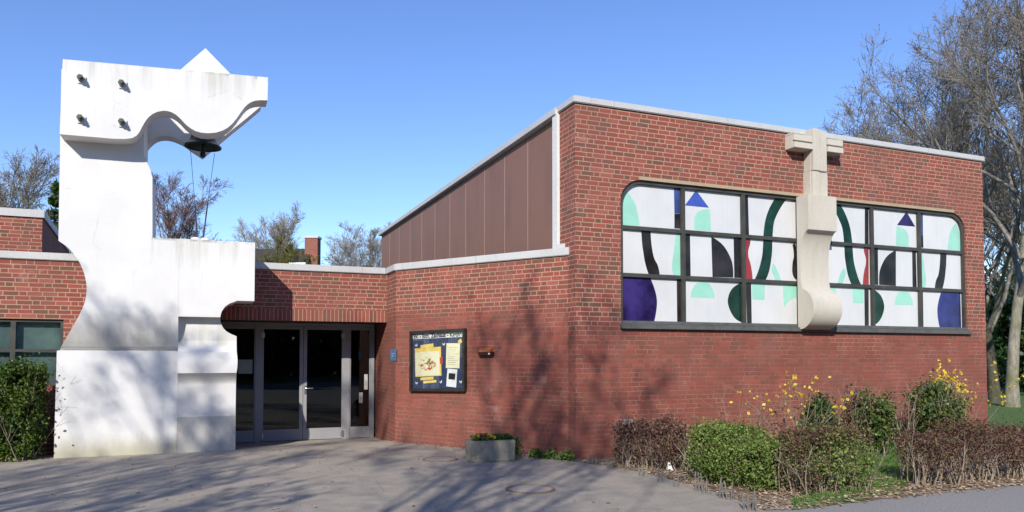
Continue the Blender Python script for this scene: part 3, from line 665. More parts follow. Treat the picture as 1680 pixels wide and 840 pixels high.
# ---- stained glass window
GL = [('mint',[(0.94,4.074),(1.333,4.079),(1.302,4.278),(1.24,4.474),(1.147,4.603),(1.074,4.679),(0.99,4.563),(0.942,4.432)]),
('navy',[(2.074,4.848),(2.202,4.854),(2.197,4.362),(2.08,4.353)]),
('black',[(2.08,4.349),(2.197,4.358),(2.199,4.081),(2.077,4.079)]),
('blue',[(2.561,4.824),(2.848,4.518),(2.31,4.52)]),
('mint',[(2.524,4.08),(2.514,4.234),(2.538,4.349),(2.607,4.43),(2.722,4.476),(2.864,4.497),(2.889,4.084)]),
('black',[(1.37,4.005),(1.566,4.006),(1.585,3.747),(1.637,3.511),(1.712,3.386),(1.753,3.219),(1.517,3.218),(1.444,3.428),(1.404,3.645),(1.389,3.736)]),
('mint',[(2.11,4.004),(2.238,4.005),(2.258,3.692),(2.244,3.221),(2.047,3.222),(2.016,3.382),(2.04,3.569),(2.075,3.775)]),
('black',[(2.31,3.998),(2.417,3.994),(2.425,3.21),(2.302,3.212)]),
('purple',[(0.963,3.15),(1.549,3.155),(1.633,2.979),(1.685,2.798),(1.688,2.652),(1.661,2.487),(1.628,2.367),(0.958,2.373)]),
('black',[(2.119,3.149),(2.252,3.15),(2.26,2.36),(2.121,2.363)]),
('mint',[(2.421,2.829),(2.444,2.952),(2.513,3.057),(2.615,3.123),(2.741,3.135),(2.843,3.088),(2.934,2.949),(2.955,2.828)]),
('black',[(2.895,3.978),(3.038,3.916),(3.177,3.819),(3.281,3.69),(3.361,3.54),(3.388,3.407),(3.39,3.23),(2.914,3.224)]),
('black',[(3.41,4.01),(3.601,4.012),(3.607,3.229),(3.416,3.227)]),
('black',[(3.66,4.836),(3.757,4.84),(3.775,4.063),(3.667,4.066)]),
('green',[(4.44,4.846),(4.731,4.849),(4.589,4.698),(4.473,4.529),(4.382,4.343),(4.339,4.003),(4.331,3.805),(4.309,3.646),(4.255,3.406),(4.166,3.222),(3.896,3.215),(3.984,3.375),(4.074,3.634),(4.101,3.792),(4.116,3.99),(4.122,4.089),(4.171,4.368),(4.274,4.614)]),
('red',[(3.673,4.01),(3.799,4.01),(3.802,3.913),(3.751,3.754),(3.757,3.637),(3.792,3.542),(3.826,3.407),(3.848,3.213),(3.686,3.211)]),
('black',[(4.838,3.943),(4.908,3.967),(4.931,3.838),(4.934,3.252),(4.908,3.251),(4.828,3.372),(4.837,3.592),(4.87,3.714)]),
('mint',[(4.344,3.549),(4.43,3.454),(4.539,3.224),(4.402,3.223),(4.305,3.409)]),
('mint',[(3.83,3.138),(4.14,3.14),(4.128,2.832),(3.835,2.833)]),
('mint',[(4.576,3.137),(4.945,3.14),(4.94,2.896),(4.774,2.851),(4.606,2.687)]),
('green',[(3.613,3.146),(3.45,3.082),(3.33,2.982),(3.263,2.826),(3.268,2.712),(3.337,2.56),(3.441,2.447),(3.56,2.392),(3.612,2.385)]),
('black',[(3.69,3.139),(3.81,3.134),(3.816,2.377),(3.703,2.375)])]
UM = 5.265
def rounded(pts):
    P = [np.array(p, float) for p in pts]; n = len(P); out = []
    def turn(i):
        a, b = P[i] - P[i - 1], P[(i + 1) % n] - P[i]; return abs(math.atan2(a[0] * b[1] - a[1] * b[0], a @ b))
    sm = [turn(i) < 0.75 for i in range(n)]
    for i in range(n):
        p0, p1, p2, p3 = P[i - 1], P[i], P[(i + 1) % n], P[(i + 2) % n]
        out.append(tuple(p1))
        if not (sm[i] or sm[(i + 1) % n]): continue
        L = np.linalg.norm(p2 - p1)
        def tang(a, b, ok, other): 
            return (b - a) / (np.linalg.norm(b - a) + 1e-9) * L if ok else other
        ch = p2 - p1
        t1 = tang(p0, p2, sm[i], None); t2 = tang(p1, p3, sm[(i + 1) % n], None)
        if t1 is None: t1 = 2 * ch - t2 if t2 is not None else ch
        if t2 is None: t2 = 2 * ch - t1
        for t in (0.25, 0.5, 0.75):
            h = (2*t**3 - 3*t*t + 1) * p1 + (t**3 - 2*t*t + t) * t1 + (-2*t**3 + 3*t*t) * p2 + (t**3 - t*t) * t2; out.append(tuple(h))
    return out
def stained_glass():
    mb = MB(); o = win_outline(0.003); i = win_outline(0.06); n = len(o)
    a, b = -0.12, -0.035
    for k in range(n):
        q = (k + 1) % n
        mb.face([front.P(*o[k], b), front.P(*o[q], b), front.P(*i[q], b), front.P(*i[k], b)]); mb.face([front.P(*i[k], b), front.P(*i[q], b), front.P(*i[q], a), front.P(*i[k], a)])
        mb.face([front.P(*o[k], b), front.P(*o[q], b), front.P(*o[q], a), front.P(*o[k], a)])
    for u in (2.24, 3.61, 2 * UM - 3.61, 2 * UM - 2.24): mb.wbox(front, u - 0.042, u + 0.042, WZ0 + 0.05, WZ1 - 0.055, a, b - 0.004)
    for z in (4.025, 3.182): mb.wbox(front, W0 + 0.055, W1 - 0.055, z - 0.034, z + 0.034, a, b - 0.007)
    win = mb.build('window', M['frame'], church)
    win['label'] = 'wide stained glass window with rounded top corners'
    mb = MB(); mb.wpoly(front, win_outline(0.05), -0.118, -0.09); sub(mb, 'pane', M['g_white'], win)
    mb = MB(); mb.wbox(front, W0 - 0.03, W1 + 0.05, 2.225, 2.308, -0.1, 0.075); mb.wbox(front, W0 + 0.003, W1 - 0.003, 2.312, 2.372, -0.1, -0.02); sub(mb, 'sill', M['slate'], win, bevel=0.006)
    mb = MB(); mb.wbox(front, 1.27, 9.30, 4.884, 4.945, -0.05, 0.012); sub(mb, 'lintel', M['sand'], win)
    k = 0
    for mir in (False, True):
        for c, pts in GL:
            pts = [(2 * UM - u, z) for u, z in pts] if mir else pts
            if mir and c == 'blue': c = 'navy2'
            if mir and c == 'purple': c = 'blue2'
            mm = {'navy2': 'g_purple', 'blue2': 'g_navyblue'}.get(c, 'g_' + c)
            k += 1
            m = MB(); m.wpoly(front, rounded(pts), -0.0915, -0.0885 + 0.0001 * (k % 7)); sub(m, 'coloured_glass', M[mm], win)
M['g_navyblue'] = glossy_glass('deep_blue_glass', (0.02, 0.024, 0.14), 0.08, 0.3, 0.5, 2.0)
stained_glass()

# ================================================================== BELL TOWER
tower = empty('bell_tower', tow.P(1.0, 0, -0.4), 'white painted sculptural bell tower with wavy overhanging slab at its head', 'bell tower')
def lerp_chain(ch, z):
    ch = sorted(ch, key=lambda q: q[1])
    if z <= ch[0][1]: return ch[0][0]
    for (a, za), (b, zb) in zip(ch[:-1], ch[1:]):
        if za <= z <= zb and zb > za: return a + (b - a) * (z - za) / (zb - za)
    return ch[-1][0]
def loft(rows, w, back=-0.85, mats=None, name='shaft', parent=None, smooth=0.5):
    mb = MB(); L = [[w.P(ul, z, nf), w.P(ur, z, nf), w.P(ur, z, back), w.P(ul, z, back)] for z, ul, ur, nf in rows]
    mb.grid(L, 0, True); mb.face(L[0][::-1]); mb.face(L[-1])
    return mb.build(name, mats, parent, smooth=smooth)
def bell_tower():
    T = lambda px, py, n=0.0: tow.uz(px, py, n)
    us = T(292.5, 515)[0]
    # main lower body: scalloped left side, ledge that rolls back under at the front
    sc = [T(x, y) for x, y in ((96, 395), (108, 403), (120, 415), (130, 429), (137, 445), (141, 460), (142.5, 474), (141, 489), (136, 505), (127, 522), (116, 540), (104, 558), (93, 574))]
    z0s, z1s = sc[-1][1], sc[0][1]
    rows = [(-0.2, 0.0, us, -0.2), (0.0, 0.0, us, -0.2), (z0s - 0.012, 0.012, us, -0.2), (z0s - 0.012, 0.03, us, -0.215)]
    ztop = 2.50
    for t in np.linspace(0, 1, 12)[::-1]:
        z = ztop - (ztop - z0s) * t; rows.append((z, lerp_chain(sc, z), us, -0.09 * t - 0.22 * (1 - math.sqrt(max(0, 1 - t * t)))))
    for z in np.linspace(ztop + 0.05, z1s, 16): rows.append((z, lerp_chain(sc, z), us, 0.0))
    rows.append((3.858, 0.03, us, 0.0))
    loft(rows, tow, -0.85, M['white'], 'shaft', tower, 0.35)
    # right-hand block with its scooped end and its moulded courses
    ur0 = T(418, 440)[0]; zb = T(418, 494)[1]; ur1 = 2.91
    scoop = [T(x, y) for x, y in ((389, 494), (378, 497), (369, 503), (363.5, 511), (361.5, 519.5), (362.3, 528), (366, 537), (371, 542.5), (378, 547), (388, 550))]
    def ur(z): return ur1 if z < scoop[-1][1] else lerp_chain([(u, q) for u, q in scoop], z)
    zr1 = T(340, 520)[1]; zr0 = T(340, 578)[1]; zs1 = T(340, 612)[1]; zs0 = T(340, 631, -0.2)[1]
    rows = [(-0.2, us, ur1, -0.205), (zs0, us, ur1, -0.205)]
    for t in np.linspace(0, 1, 6)[1:]: rows.append((zs0 + (zs1 - zs0) * t, us, ur1 + 0.0, -0.205 + 0.2 * t ** 1.6))
    for t in np.linspace(0, 1, 7)[1:]:
        rows.append((zs1 + (zr0 - zs1) * t, us, ur1 + 0.015 * math.sin(math.pi * t), 0.02 * math.sin(math.pi * t) - 0.005))
    rows.append((zr0 + 0.005, us, ur1, -0.05))
    for t in np.linspace(0, 1, 16)[1:]:
        z = zr0 + (zr1 - zr0) * t; rows.append((z, us, ur(z), -0.05 - 0.14 * min(1, 3 * t) ** 0.7))
    rows.append((zr1, us, ur(zr1), -0.003))
    for z in np.linspace(zr1 + 0.02, zb, 12): rows.append((z, us, ur(z), -0.003))
    rows.append((zb + 0.001, us, ur0, -0.003)); rows.append((3.866, us, ur0, -0.003))
    loft(rows, tow, -0.80, M['white'], 'side_block', tower, 0.35)
    zp = T(340, 683, -0.2)[1]
    mb = MB(); mb.wbox(tow, us + 0.004, ur1 + 0.003, -0.2, zp, -0.4, -0.199); mb.build('base_band', M['base_band'], tower)  # grey band across the lowest part of the side block
    # upper shaft, and behind it the diamond plate with its arched left side; daylight falls between plate and slab
    GAP = -1.0
    uR = T(236, 240)[0]
    pts = [(0.03, 3.858), (T(250, 393)[0], 3.858), T(250, 291), T(246.5, 278), T(243, 270), T(239, 262), (uR, T(236, 255)[1]), (uR, 6.70), (0.02, 6.68)]
    mb = MB(); mb.wpoly(tow, pts, GAP, 0.0); mb.build('shaft', M['white'], tower, smooth=0.5)
    arch_px = [(239.5, 268), (239.2, 262), (241, 252), (244, 246), (248.6, 241), (253, 237), (258, 233.8), (264, 231.8), (271.4, 231), (279, 231.8), (286.7, 233.9), (296, 237.8), (303.8, 241.9), (315, 250.5), (332.4, 261.9), (345, 251), (361, 237), (380, 221), (400, 205), (426.7, 182.5), (427, 175)]
    arch = [T(x, y, GAP - 0.36) for x, y in arch_px]
    rest = [T(378, 121, GAP), T(337, 79, GAP), T(293, 117, GAP), (0.3, T(293, 117, GAP)[1] - 0.05)]
    pts = [(0.3, 4.6), (arch[0][0] - 0.02, 4.6)] + arch + rest
    mb = MB(); mb.wpoly(tow, pts, GAP - 0.36, GAP - 0.001); mb.build('diamond_plate', M['white'], tower, smooth=0.5)
    # wavy front slab bolted to the shaft
    sp = [(103, 97), (97.9, 220), (187, 227.6), (205, 228), (216.9, 226.4), (224, 222.5), (228.8, 216.5), (233, 208.5), (238, 199.5), (243.5, 192.5), (250, 187), (258, 183.3), (267.6, 181.6), (275, 182), (282, 184.2), (289, 188.4), (296, 194.6), (304, 203.5), (312, 210), (320, 214.6), (330, 217.6), (342, 218.6), (354, 217.6), (365, 214.2), (373.5, 209.5), (381, 203), (388, 194.5), (395, 184.5), (401, 176.3), (406, 171.3), (411.5, 167.6), (419, 165.1), (428, 164.2), (438.8, 164.6), (440, 127)]
    pts = [T(x, y, 0.40) for x, y in sp]
    mb = MB(); mb.wpoly(tow, pts, 0.001, 0.40); mb.build('wavy_slab', M['white'], tower, smooth=0.5)
    for x, y in ((132, 128), (199.5, 136.5), (131.5, 193.5), (199.5, 200)):
        u, z = T(x, y, 0.45)
        mb = MB(); mb.wbox(tow, u - 0.045, u + 0.075, z - 0.075, z + 0.045, 0.401, 0.425, 1)
        a = [(u + 0.055 * math.cos(t), z + 0.055 * math.sin(t)) for t in np.linspace(0, 2 * math.pi, 6, endpoint=False)]
        mb.wpoly(tow, a, 0.425, 0.50, 0); c = [(u + 0.028 * math.cos(t), z + 0.028 * math.sin(t)) for t in np.linspace(0, 2 * math.pi, 10, endpoint=False)]
        mb.wpoly(tow, c, 0.50, 0.56, 0); mb.build('bolt', [M['bolt'], M['white']], tower)
    for px in (321.5, 337):                               # capped cable guides on top of the block
        u, z = tow.uz(px, 392, -0.48); p = tow.P(u, 3.866, -0.48)
        mb = MB(); mb.lathe(p, [(0.10, 0.0), (0.10, 0.05), (0.085, 0.085), (0.05, 0.105), (0.0, 0.11)], 16); mb.build('cable_guide', M['white_cap'], tower, smooth=0.8)
    # bell hung under the wave
    BN = -0.48; bu, bz = T(333, 242, BN); c = tow.P(bu, bz, BN)
    bell = empty('bell', c, 'dark bronze bell hanging under the wavy white slab', 'bell')
    mb = MB(); mb.lathe(c, [(0.328, 0.0), (0.332, 0.02), (0.30, 0.045), (0.25, 0.09), (0.22, 0.16), (0.205, 0.26), (0.17, 0.34), (0.06, 0.38), (0.0, 0.38)], 36)
    mb.lathe(c, [(0.328, 0.0), (0.30, 0.004), (0.255, 0.045), (0.215, 0.10), (0.19, 0.20), (0.0, 0.30)], 36); mb.build('bell_body', M['bronze'], bell, smooth=0.7)
    mb = MB(); mb.tube([(c[0], c[1], c[2] + 0.25), (c[0], c[1], c[2] - 0.08)], 0.022, 8); mb.lathe((c[0], c[1], c[2] - 0.2), [(0.0, 0.0), (0.045, 0.02), (0.055, 0.06), (0.04, 0.11), (0.0, 0.13)], 12); mb.build('clapper', M['bronze'], bell, smooth=0.8)
    mb = MB(); mb.tube([(c[0], c[1], c[2] + 0.36), (c[0], c[1], c[2] + 0.62)], 0.03, 8); hz = c[2] + 0.62; mb.tube([tow.P(bu, hz, -0.999), tow.P(bu, hz, 0.0)], 0.045, 8); mb.build('hanger', M['bronze'], bell)
    for (xa, ya, xm, ym, xb, yb, lab) in ((312, 240, 320, 335, 323.5, 390, 'pull cable running from the left of the bell rim to the block'), (352, 252, 341, 332, 333.5, 390, 'pull cable running from the right of the bell rim to the block')):
        a, m_, b = (np.array(tow.P(*T(x, y, n_), n_)) for x, y, n_ in ((xa, ya, BN), (xm, ym, BN), (xb, yb, BN)))
        mb = MB(); mb.tube([a, m_], 0.005, 6); mb.tube([m_, b], 0.013, 6); tag(mb.build('bell_cable', M['cable']), lab, 'cable')
bell_tower()

# ================================================================== STONE CROSS on the front wall
def cross():
    w = front
    root = empty('stone_cross', w.P(5.2, 2.25, 0), 'pale cast stone cross on a curled bracket, fixed over the stained glass window', 'cross')
    # bracket: side profile (n,z) swept across its width
    u0, u1 = 4.845, 5.565
    prof = [(0.02, 4.86), (0.33, 4.86), (0.33, 4.18)]
    prof += [(0.33 - 0.225 * math.sin(t), 4.18 - 0.62 + 0.62 * math.cos(t)) for t in np.linspace(0.15, math.pi / 2, 10)]
    prof += [(0.105, 3.4), (0.115, 3.22), (0.145, 3.06)]
    cz, cr = 2.66, 0.40
    prof += [(0.045 + cr * math.cos(t) * 0.98, cz + cr * math.sin(t)) for t in np.linspace(1.02, -1.35, 16)]
    prof += [(0.02, 2.262)]
    mb = MB(); mb.prism([w.P(u0, z, n) for n, z in prof], [w.P(u1, z, n) for n, z in prof]); mb.build('bracket', M['stone'], root, smooth=0.45, bevel=0.004)
    # stem: two halves with a groove, on a backing
    mb = MB(); z0, z1 = 4.862, 5.36; c = 5.245
    mb.wbox(w, 5.04, 5.46, z0, z1, 0.0, 0.20); mb.wbox(w, 5.055, c - 0.006, z0, z1 - 0.01, 0.20, 0.245); mb.wbox(w, c + 0.006, 5.445, z0, z1 - 0.02, 0.20, 0.235)
    mb.build('foot', M['stone'], root, bevel=0.008)
    mb = MB(); z0, z1 = 5.362, 6.19
    mb.wbox(w, 5.06, 5.44, z0, z1, 0.0, 0.19); mb.wbox(w, 5.065, c - 0.007, z0, z1, 0.19, 0.262); mb.wbox(w, c + 0.007, 5.43, z0, z1 - 0.02, 0.19, 0.24)
    mb.build('stem', M['stone'], root, bevel=0.008)
    for a, b in ((4.595, 5.058), (5.442, 5.845)):
        mb = MB()
        mb.wbox(w, a, b, 5.762, 6.03, 0.0, 0.20); mb.wbox(w, a + 0.002, b, 5.764, 5.875, 0.20, 0.262); mb.wbox(w, a + 0.002, b, 5.905, 6.028, 0.20, 0.25)
        e = (4.597, 4.68) if a < 5 else (5.77, 5.843)
        mb.wbox(w, e[0], e[1], 6.0301, 6.07, 0.0, 0.245); mb.build('arm', M['stone'], root, bevel=0.006)
cross()

# ================================================================== THINGS ON THE WALLS
def text_mesh(body, size, mat, bold=0.012, name='lettering'):
    cu = bpy.data.curves.new(name, 'FONT'); cu.body = body; cu.size = size; cu.extrude = 0.001; cu.offset = bold; cu.align_x = 'CENTER'
    t = bpy.data.objects.new(name, cu); COL.objects.link(t)
    bpy.context.view_layer.update()
    me = bpy.data.meshes.new_from_object(t.evaluated_get(bpy.context.evaluated_depsgraph_get()))
    bpy.data.objects.remove(t); me.materials.clear(); me.materials.append(mat)
    return me
def notice_case():
    w = low
    u0, z1 = w.uz(671.5, 543.5, 0.08); u1, z1b = w.uz(762, 541, 0.08); _, z0 = w.uz(672, 642, 0.08)
    W_, H_ = u1 - u0, z1 - z0
    root = empty('notice_case', w.P((u0 + u1) / 2, z0, 0), 'black framed glazed notice case with yellow posters on the brick wall', 'notice case')
    class T2:                                            # tilted a touch, as it hangs
        P = staticmethod(lambda u, z, n=0.0: w.P(u, z + (u - u0) * 0.022, n))
    q = T2()
    f = 0.055
    mb = MB(); mb.wbox(q, u0, u1, z0, z0 + f, 0.005, 0.085); mb.wbox(q, u0, u1, z1 - f, z1, 0.005, 0.085); mb.wbox(q, u0, u0 + f, z0 + f, z1 - f, 0.005, 0.085); mb.wbox(q, u1 - f, u1, z0 + f, z1 - f, 0.005, 0.085)
    mb.build('frame', M['blackframe'], root, bevel=0.006)
    a0, a1, b0, b1 = u0 + f, u1 - f, z0 + f, z1 - f; w_, h_ = a1 - a0, b1 - b0
    mb = MB(); mb.wbox(q, a0, a1, b0, b1, 0.005, 0.03); bd = mb.build('board', M['board_blue'], root)
    def card(name, x0, x1, y0, y1, mat, n=0.031, rot=0.0, d=0.0012, parent=root):
        cx, cy = (x0 + x1) / 2, (y0 + y1) / 2; pts = []
        for x, y in ((x0, y0), (x1, y0), (x1, y1), (x0, y1)):
            dx, dy = (x - cx) * w_, (y - cy) * h_
            pts.append((a0 + cx * w_ + dx * math.cos(rot) - dy * math.sin(rot), b0 + cy * h_ + dx * math.sin(rot) + dy * math.cos(rot)))
        m = MB(); m.wpoly(q, pts, n, n + d); return m.build(name, mat, parent)
    ban = card('banner', 0.0, 1.0, 0.905, 0.995, M['paper'])
    me = text_mesh('Ev. - luth. Zachäus - Kirche', 0.115, M['ink'], 0.004)
    tx = bpy.data.objects.new('lettering', me); COL.objects.link(tx)
    p = q.P(a0 + 0.492 * w_, b0 + 0.918 * h_, 0.0345)
    X = Vector((*w.d, 0.022)).normalized(); N = Vector((*w.n, 0)); Z = N.cross(X).normalized()
    xs = [v.co.x for v in me.vertices]; sx = w_ * 0.95 / (max(xs) - min(xs)); 
    tx.matrix_world = Matrix(((X.x * sx, Z.x, N.x, p[0]), (X.y * sx, Z.y, N.y, p[1]), (X.z * sx, Z.z, N.z, p[2]), (0, 0, 0, 1)))
    mw = tx.matrix_world.copy(); tx.parent = root; tx.matrix_parent_inverse = root.matrix_basis.inverted(); tx.matrix_basis = mw
    pf = card('poster', 0.045, 0.57, 0.22, 0.74, M['yellow'], rot=0.03)
    card('poster', 0.06, 0.54, 0.235, 0.665, M['cream'], 0.0325, 0.03)
    rng = random.Random(4)
    m = MB(); m2 = MB(); m3 = MB()
    for k in range(46):
        t = rng.random() * 6.28; rr = math.sqrt(rng.random()); x = 0.30 + 0.17 * rr * math.cos(t); y = 0.45 + 0.115 * rr * math.sin(t); s = 0.010 + 0.016 * rng.random()
        pts = [(a0 + (x + s * math.cos(g) * rng.uniform(.6, 1.2)) * w_, b0 + (y + s * math.sin(g) * rng.uniform(.6, 1.2)) * h_) for g in np.linspace(0, 6.28, 7)[:-1]]
        rng.choice((m, m, m2, m3)).wpoly(q, pts, 0.0338 + 0.00003 * k, 0.0345 + 0.00003 * k)
    m.build('print', M['orange'], root); m2.build('print', M['redprint'], root); m3.build('print', M['olive'], root)
    card('poster', 0.16, 0.42, 0.735, 0.80, M['yellow'], 0.036, 0.08)
    card('poster', 0.16, 0.42, 0.155, 0.205, M['yellow'], 0.036, 0.06); card('poster', 0.22, 0.48, 0.10, 0.145, M['yellow'], 0.036, 0.06)
    card('poster', 0.665, 0.925, 0.36, 0.80, M['cream'], 0.031, -0.03)
    m = MB()
    for k in range(9): m.wbox(q, a0 + 0.70 * w_, a0 + (0.86 + 0.03 * ((k * 7) % 3 - 1)) * w_, b0 + (0.42 + 0.037 * k) * h_, b0 + (0.428 + 0.037 * k) * h_, 0.0325, 0.033)
    m.build('text_lines', M['grey_ink'], root)
    card('poster', 0.68, 0.87, 0.03, 0.345, M['paper'], 0.031, -0.09); card('photo', 0.715, 0.84, 0.16, 0.27, M['ink'], 0.0325, -0.09)
    for x, y, r in ((0.07, 0.79, 0.3), (0.08, 0.10, -0.2), (0.565, 0.12, 0.5), (0.62, 0.79, 0.2), (0.945, 0.12, 0)):
        m = MB()
        for sg in (-1, 1):
            pts = [(0, 0), (0.028 * sg, 0.024), (0.034 * sg, 0.008), (0.018 * sg, -0.010), (0.024 * sg, -0.026), (0.006 * sg, -0.022)]
            m.wpoly(q, [(a0 + x * w_ + px_ * math.cos(r) - py_ * math.sin(r), b0 + y * h_ + px_ * math.sin(r) + py_ * math.cos(r)) for px_, py_ in pts], 0.031, 0.033 + 0.0003 * sg)
        m.build('paper_butterfly', M['paper'], root)
    card('ornament', 0.90, 0.965, 0.79, 0.86, M['yellow'], 0.034, 0.6); card('ornament', 0.545, 0.60, 0.44, 0.56, M['redprint'], 0.034, 0.1)
    m = MB(); m.wbox(q, a0, a1, b0, b1, 0.066, 0.070); m.build('glass', M['case_glass'], root)
notice_case()
def wall_bits():
    w = low
    u, z = w.uz(797, 575, 0.06)
    root = empty('letterbox', w.P(u, z - 0.1, 0), 'small brown letterbox with copper hood beside the notice case', 'letterbox')
    mb = MB(); mb.wbox(w, u - 0.16, u + 0.16, z - 0.09, z - 0.03, 0.003, 0.10); mb.build('box', M['darkbrown'], root, bevel=0.006)
    mb = MB(); pf = [(0.003, z - 0.028), (0.115, z - 0.028), (0.112, z - 0.005), (0.07, z + 0.045), (0.003, z + 0.055)]
    mb.prism([w.P(u - 0.12, b, a) for a, b in pf], [w.P(u + 0.13, b, a) for a, b in pf]); mb.build('hood', M['copper'], root, bevel=0.006)
    mb = MB(); mb.lathe((0, 0, 0), [(0.0, 0.0)], 3) if False else None
    mb = MB(); mb.wbox(w, u + 0.09, u + 0.125, z - 0.075, z - 0.045, 0.1, 0.108); mb.build('name_plate', M['paper'], root)
    # blue plate on the return beside the door
    r = ret; u0, z1 = r.uz(640.5, 573, 0.01); u1, z0 = r.uz(649.5, 592, 0.01)
    root = empty('blue_sign', r.P((u0 + u1) / 2, z0, 0), 'small blue plate on the brick return beside the doors', 'sign')
    mb = MB(); mb.wbox(r, u0, u1, z0, z1, 0.002, 0.014); mb.build('plate', M['bluesign'], root)
    mb = MB(); cu = (u0 + u1) / 2; cz = (z0 + z1) / 2
    mb.wbox(r, cu - 0.11, cu + 0.11, cz + 0.02, cz + 0.035, 0.0141, 0.0155); mb.wbox(r, cu - 0.11, cu + 0.06, cz - 0.03, cz - 0.015, 0.0141, 0.0155); mb.build('marking', M['coping'], root)
wall_bits()

# ================================================================== THINGS ON THE GROUND
def leafmesh(P, size, rng, elong=1.6, up=0.0, mi=None):
    """one small folded quad per point"""
    n = len(P); size = np.broadcast_to(size, (n,)); d = rng.normal(size=(n, 3)); d[:, 2] += up; d /= np.linalg.norm(d, axis=1)[:, None]
    e = rng.normal(size=(n, 3)); e -= (e * d).sum(1)[:, None] * d; e /= np.linalg.norm(e, axis=1)[:, None] + 1e-9
    a = d * (size * elong / 2)[:, None]; b = e * (size / 2)[:, None]
    V = np.stack([P - a, P + b, P + a, P - b], 1).reshape(-1, 3)
    Fc = np.arange(n * 4).reshape(n, 4); return V, Fc
def raw(name, V, Fc, mats, parent=None, mi=None, smooth=False):
    me = bpy.data.meshes.new(name); V = np.asarray(V, np.float32); Fc = np.asarray(Fc, np.int32)
    me.vertices.add(len(V)); me.vertices.foreach_set('co', V.ravel())
    k = Fc.shape[1]; me.loops.add(Fc.size); me.loops.foreach_set('vertex_index', Fc.ravel())
    me.polygons.add(len(Fc)); me.polygons.foreach_set('loop_start', np.arange(0, Fc.size, k, dtype=np.int32)); me.polygons.foreach_set('loop_total', np.full(len(Fc), k, np.int32))
    if not isinstance(mats, (list, tuple)): mats = [mats]
    for m in mats: me.materials.append(m)
    if mi is not None: me.polygons.foreach_set('material_index', np.asarray(mi, np.int32))
    me.update(calc_edges=True); me.validate()
    if smooth: me.polygons.foreach_set('use_smooth', np.ones(len(Fc), bool))
    o = bpy.data.objects.new(name, me); COL.objects.link(o)
    if parent is not None: adopt(o, parent)
    return o
def cat(parts):
    V = []; Fs = []; n = 0
    for v, f in parts: V.append(v); Fs.append(np.asarray(f) + n); n += len(v)
    return np.concatenate(V), np.concatenate(Fs)
# ---- branching
def grow(P, Dr, L, Rr, k, rng, wig=0.12, trop=0.0, taper=0.35):
    pts = [P]; d = Dr.copy(); rad = [Rr]
    for i in range(k):
        d = d + rng.normal(size=d.shape) * wig; d[:, 2] += trop; d /= np.linalg.norm(d, axis=1)[:, None]
        pts.append(pts[-1] + d * (L / k)[:, None]); rad.append(Rr * (1 - (1 - taper) * (i + 1) / k))
    return np.stack(pts, 1), np.stack(rad, 1)
def spawn(pts, rad, m, rng, t0=0.3, t1=1.0, ang=(0.5, 0.9), ratio=(0.45, 0.7), rr=0.6, lens=None, updir=0.15):
    n, k1, _ = pts.shape; k = k1 - 1
    t = rng.uniform(t0, t1, (n, m)); t = np.sort(t, 1); i = np.minimum((t * k).astype(int), k - 1); f = t * k - i; idx = np.arange(n)[:, None]
    P = pts[idx, i] * (1 - f)[..., None] + pts[idx, i + 1] * f[..., None]
    d = pts[idx, i + 1] - pts[idx, i]; d = d / (np.linalg.norm(d, axis=2)[..., None] + 1e-9)
    r = (rad[idx, i] * (1 - f) + rad[idx, i + 1] * f) * rr
    e = rng.normal(size=d.shape); e -= (e * d).sum(2)[..., None] * d; e /= np.linalg.norm(e, axis=2)[..., None] + 1e-9
    a = rng.uniform(*ang, (n, m)); nd_ = d * np.cos(a)[..., None] + e * np.sin(a)[..., None]; nd_[..., 2] += updir; nd_ /= np.linalg.norm(nd_, axis=2)[..., None]
    Lp = np.linalg.norm(np.diff(pts, axis=1), axis=2).sum(1) if lens is None else lens
    L = Lp[:, None] * rng.uniform(*ratio, (n, m)) * (1.15 - 0.55 * t)
    return P.reshape(-1, 3), nd_.reshape(-1, 3), L.ravel(), r.ravel()
def tubes(pts, rad, sides):
    n, k1, _ = pts.shape
    d = np.empty_like(pts); d[:, 1:-1] = pts[:, 2:] - pts[:, :-2]; d[:, 0] = pts[:, 1] - pts[:, 0]; d[:, -1] = pts[:, -1] - pts[:, -2]
    d /= np.linalg.norm(d, axis=2)[..., None] + 1e-9
    ref = np.where(np.abs(d[..., 2:3]) < 0.9, np.array([0, 0, 1.0]), np.array([1.0, 0.2, 0]))
    a = np.cross(d, ref); a /= np.linalg.norm(a, axis=2)[..., None] + 1e-9; b = np.cross(d, a)
    th = np.linspace(0, 2 * math.pi, sides, endpoint=False)
    V = pts[:, :, None, :] + rad[:, :, None, None] * (np.cos(th)[:, None] * a[:, :, None, :] + np.sin(th)[:, None] * b[:, :, None, :])
    base = (np.arange(n)[:, None, None] * k1 + np.arange(k1 - 1)[None, :, None]) * sides; s = np.arange(sides)[None, None, :]; s2 = (s + 1) % sides
    Fc = np.stack([base + s, base + s2, base + sides + s2, base + sides + s], -1).reshape(-1, 4)
    return V.reshape(-1, 3), Fc
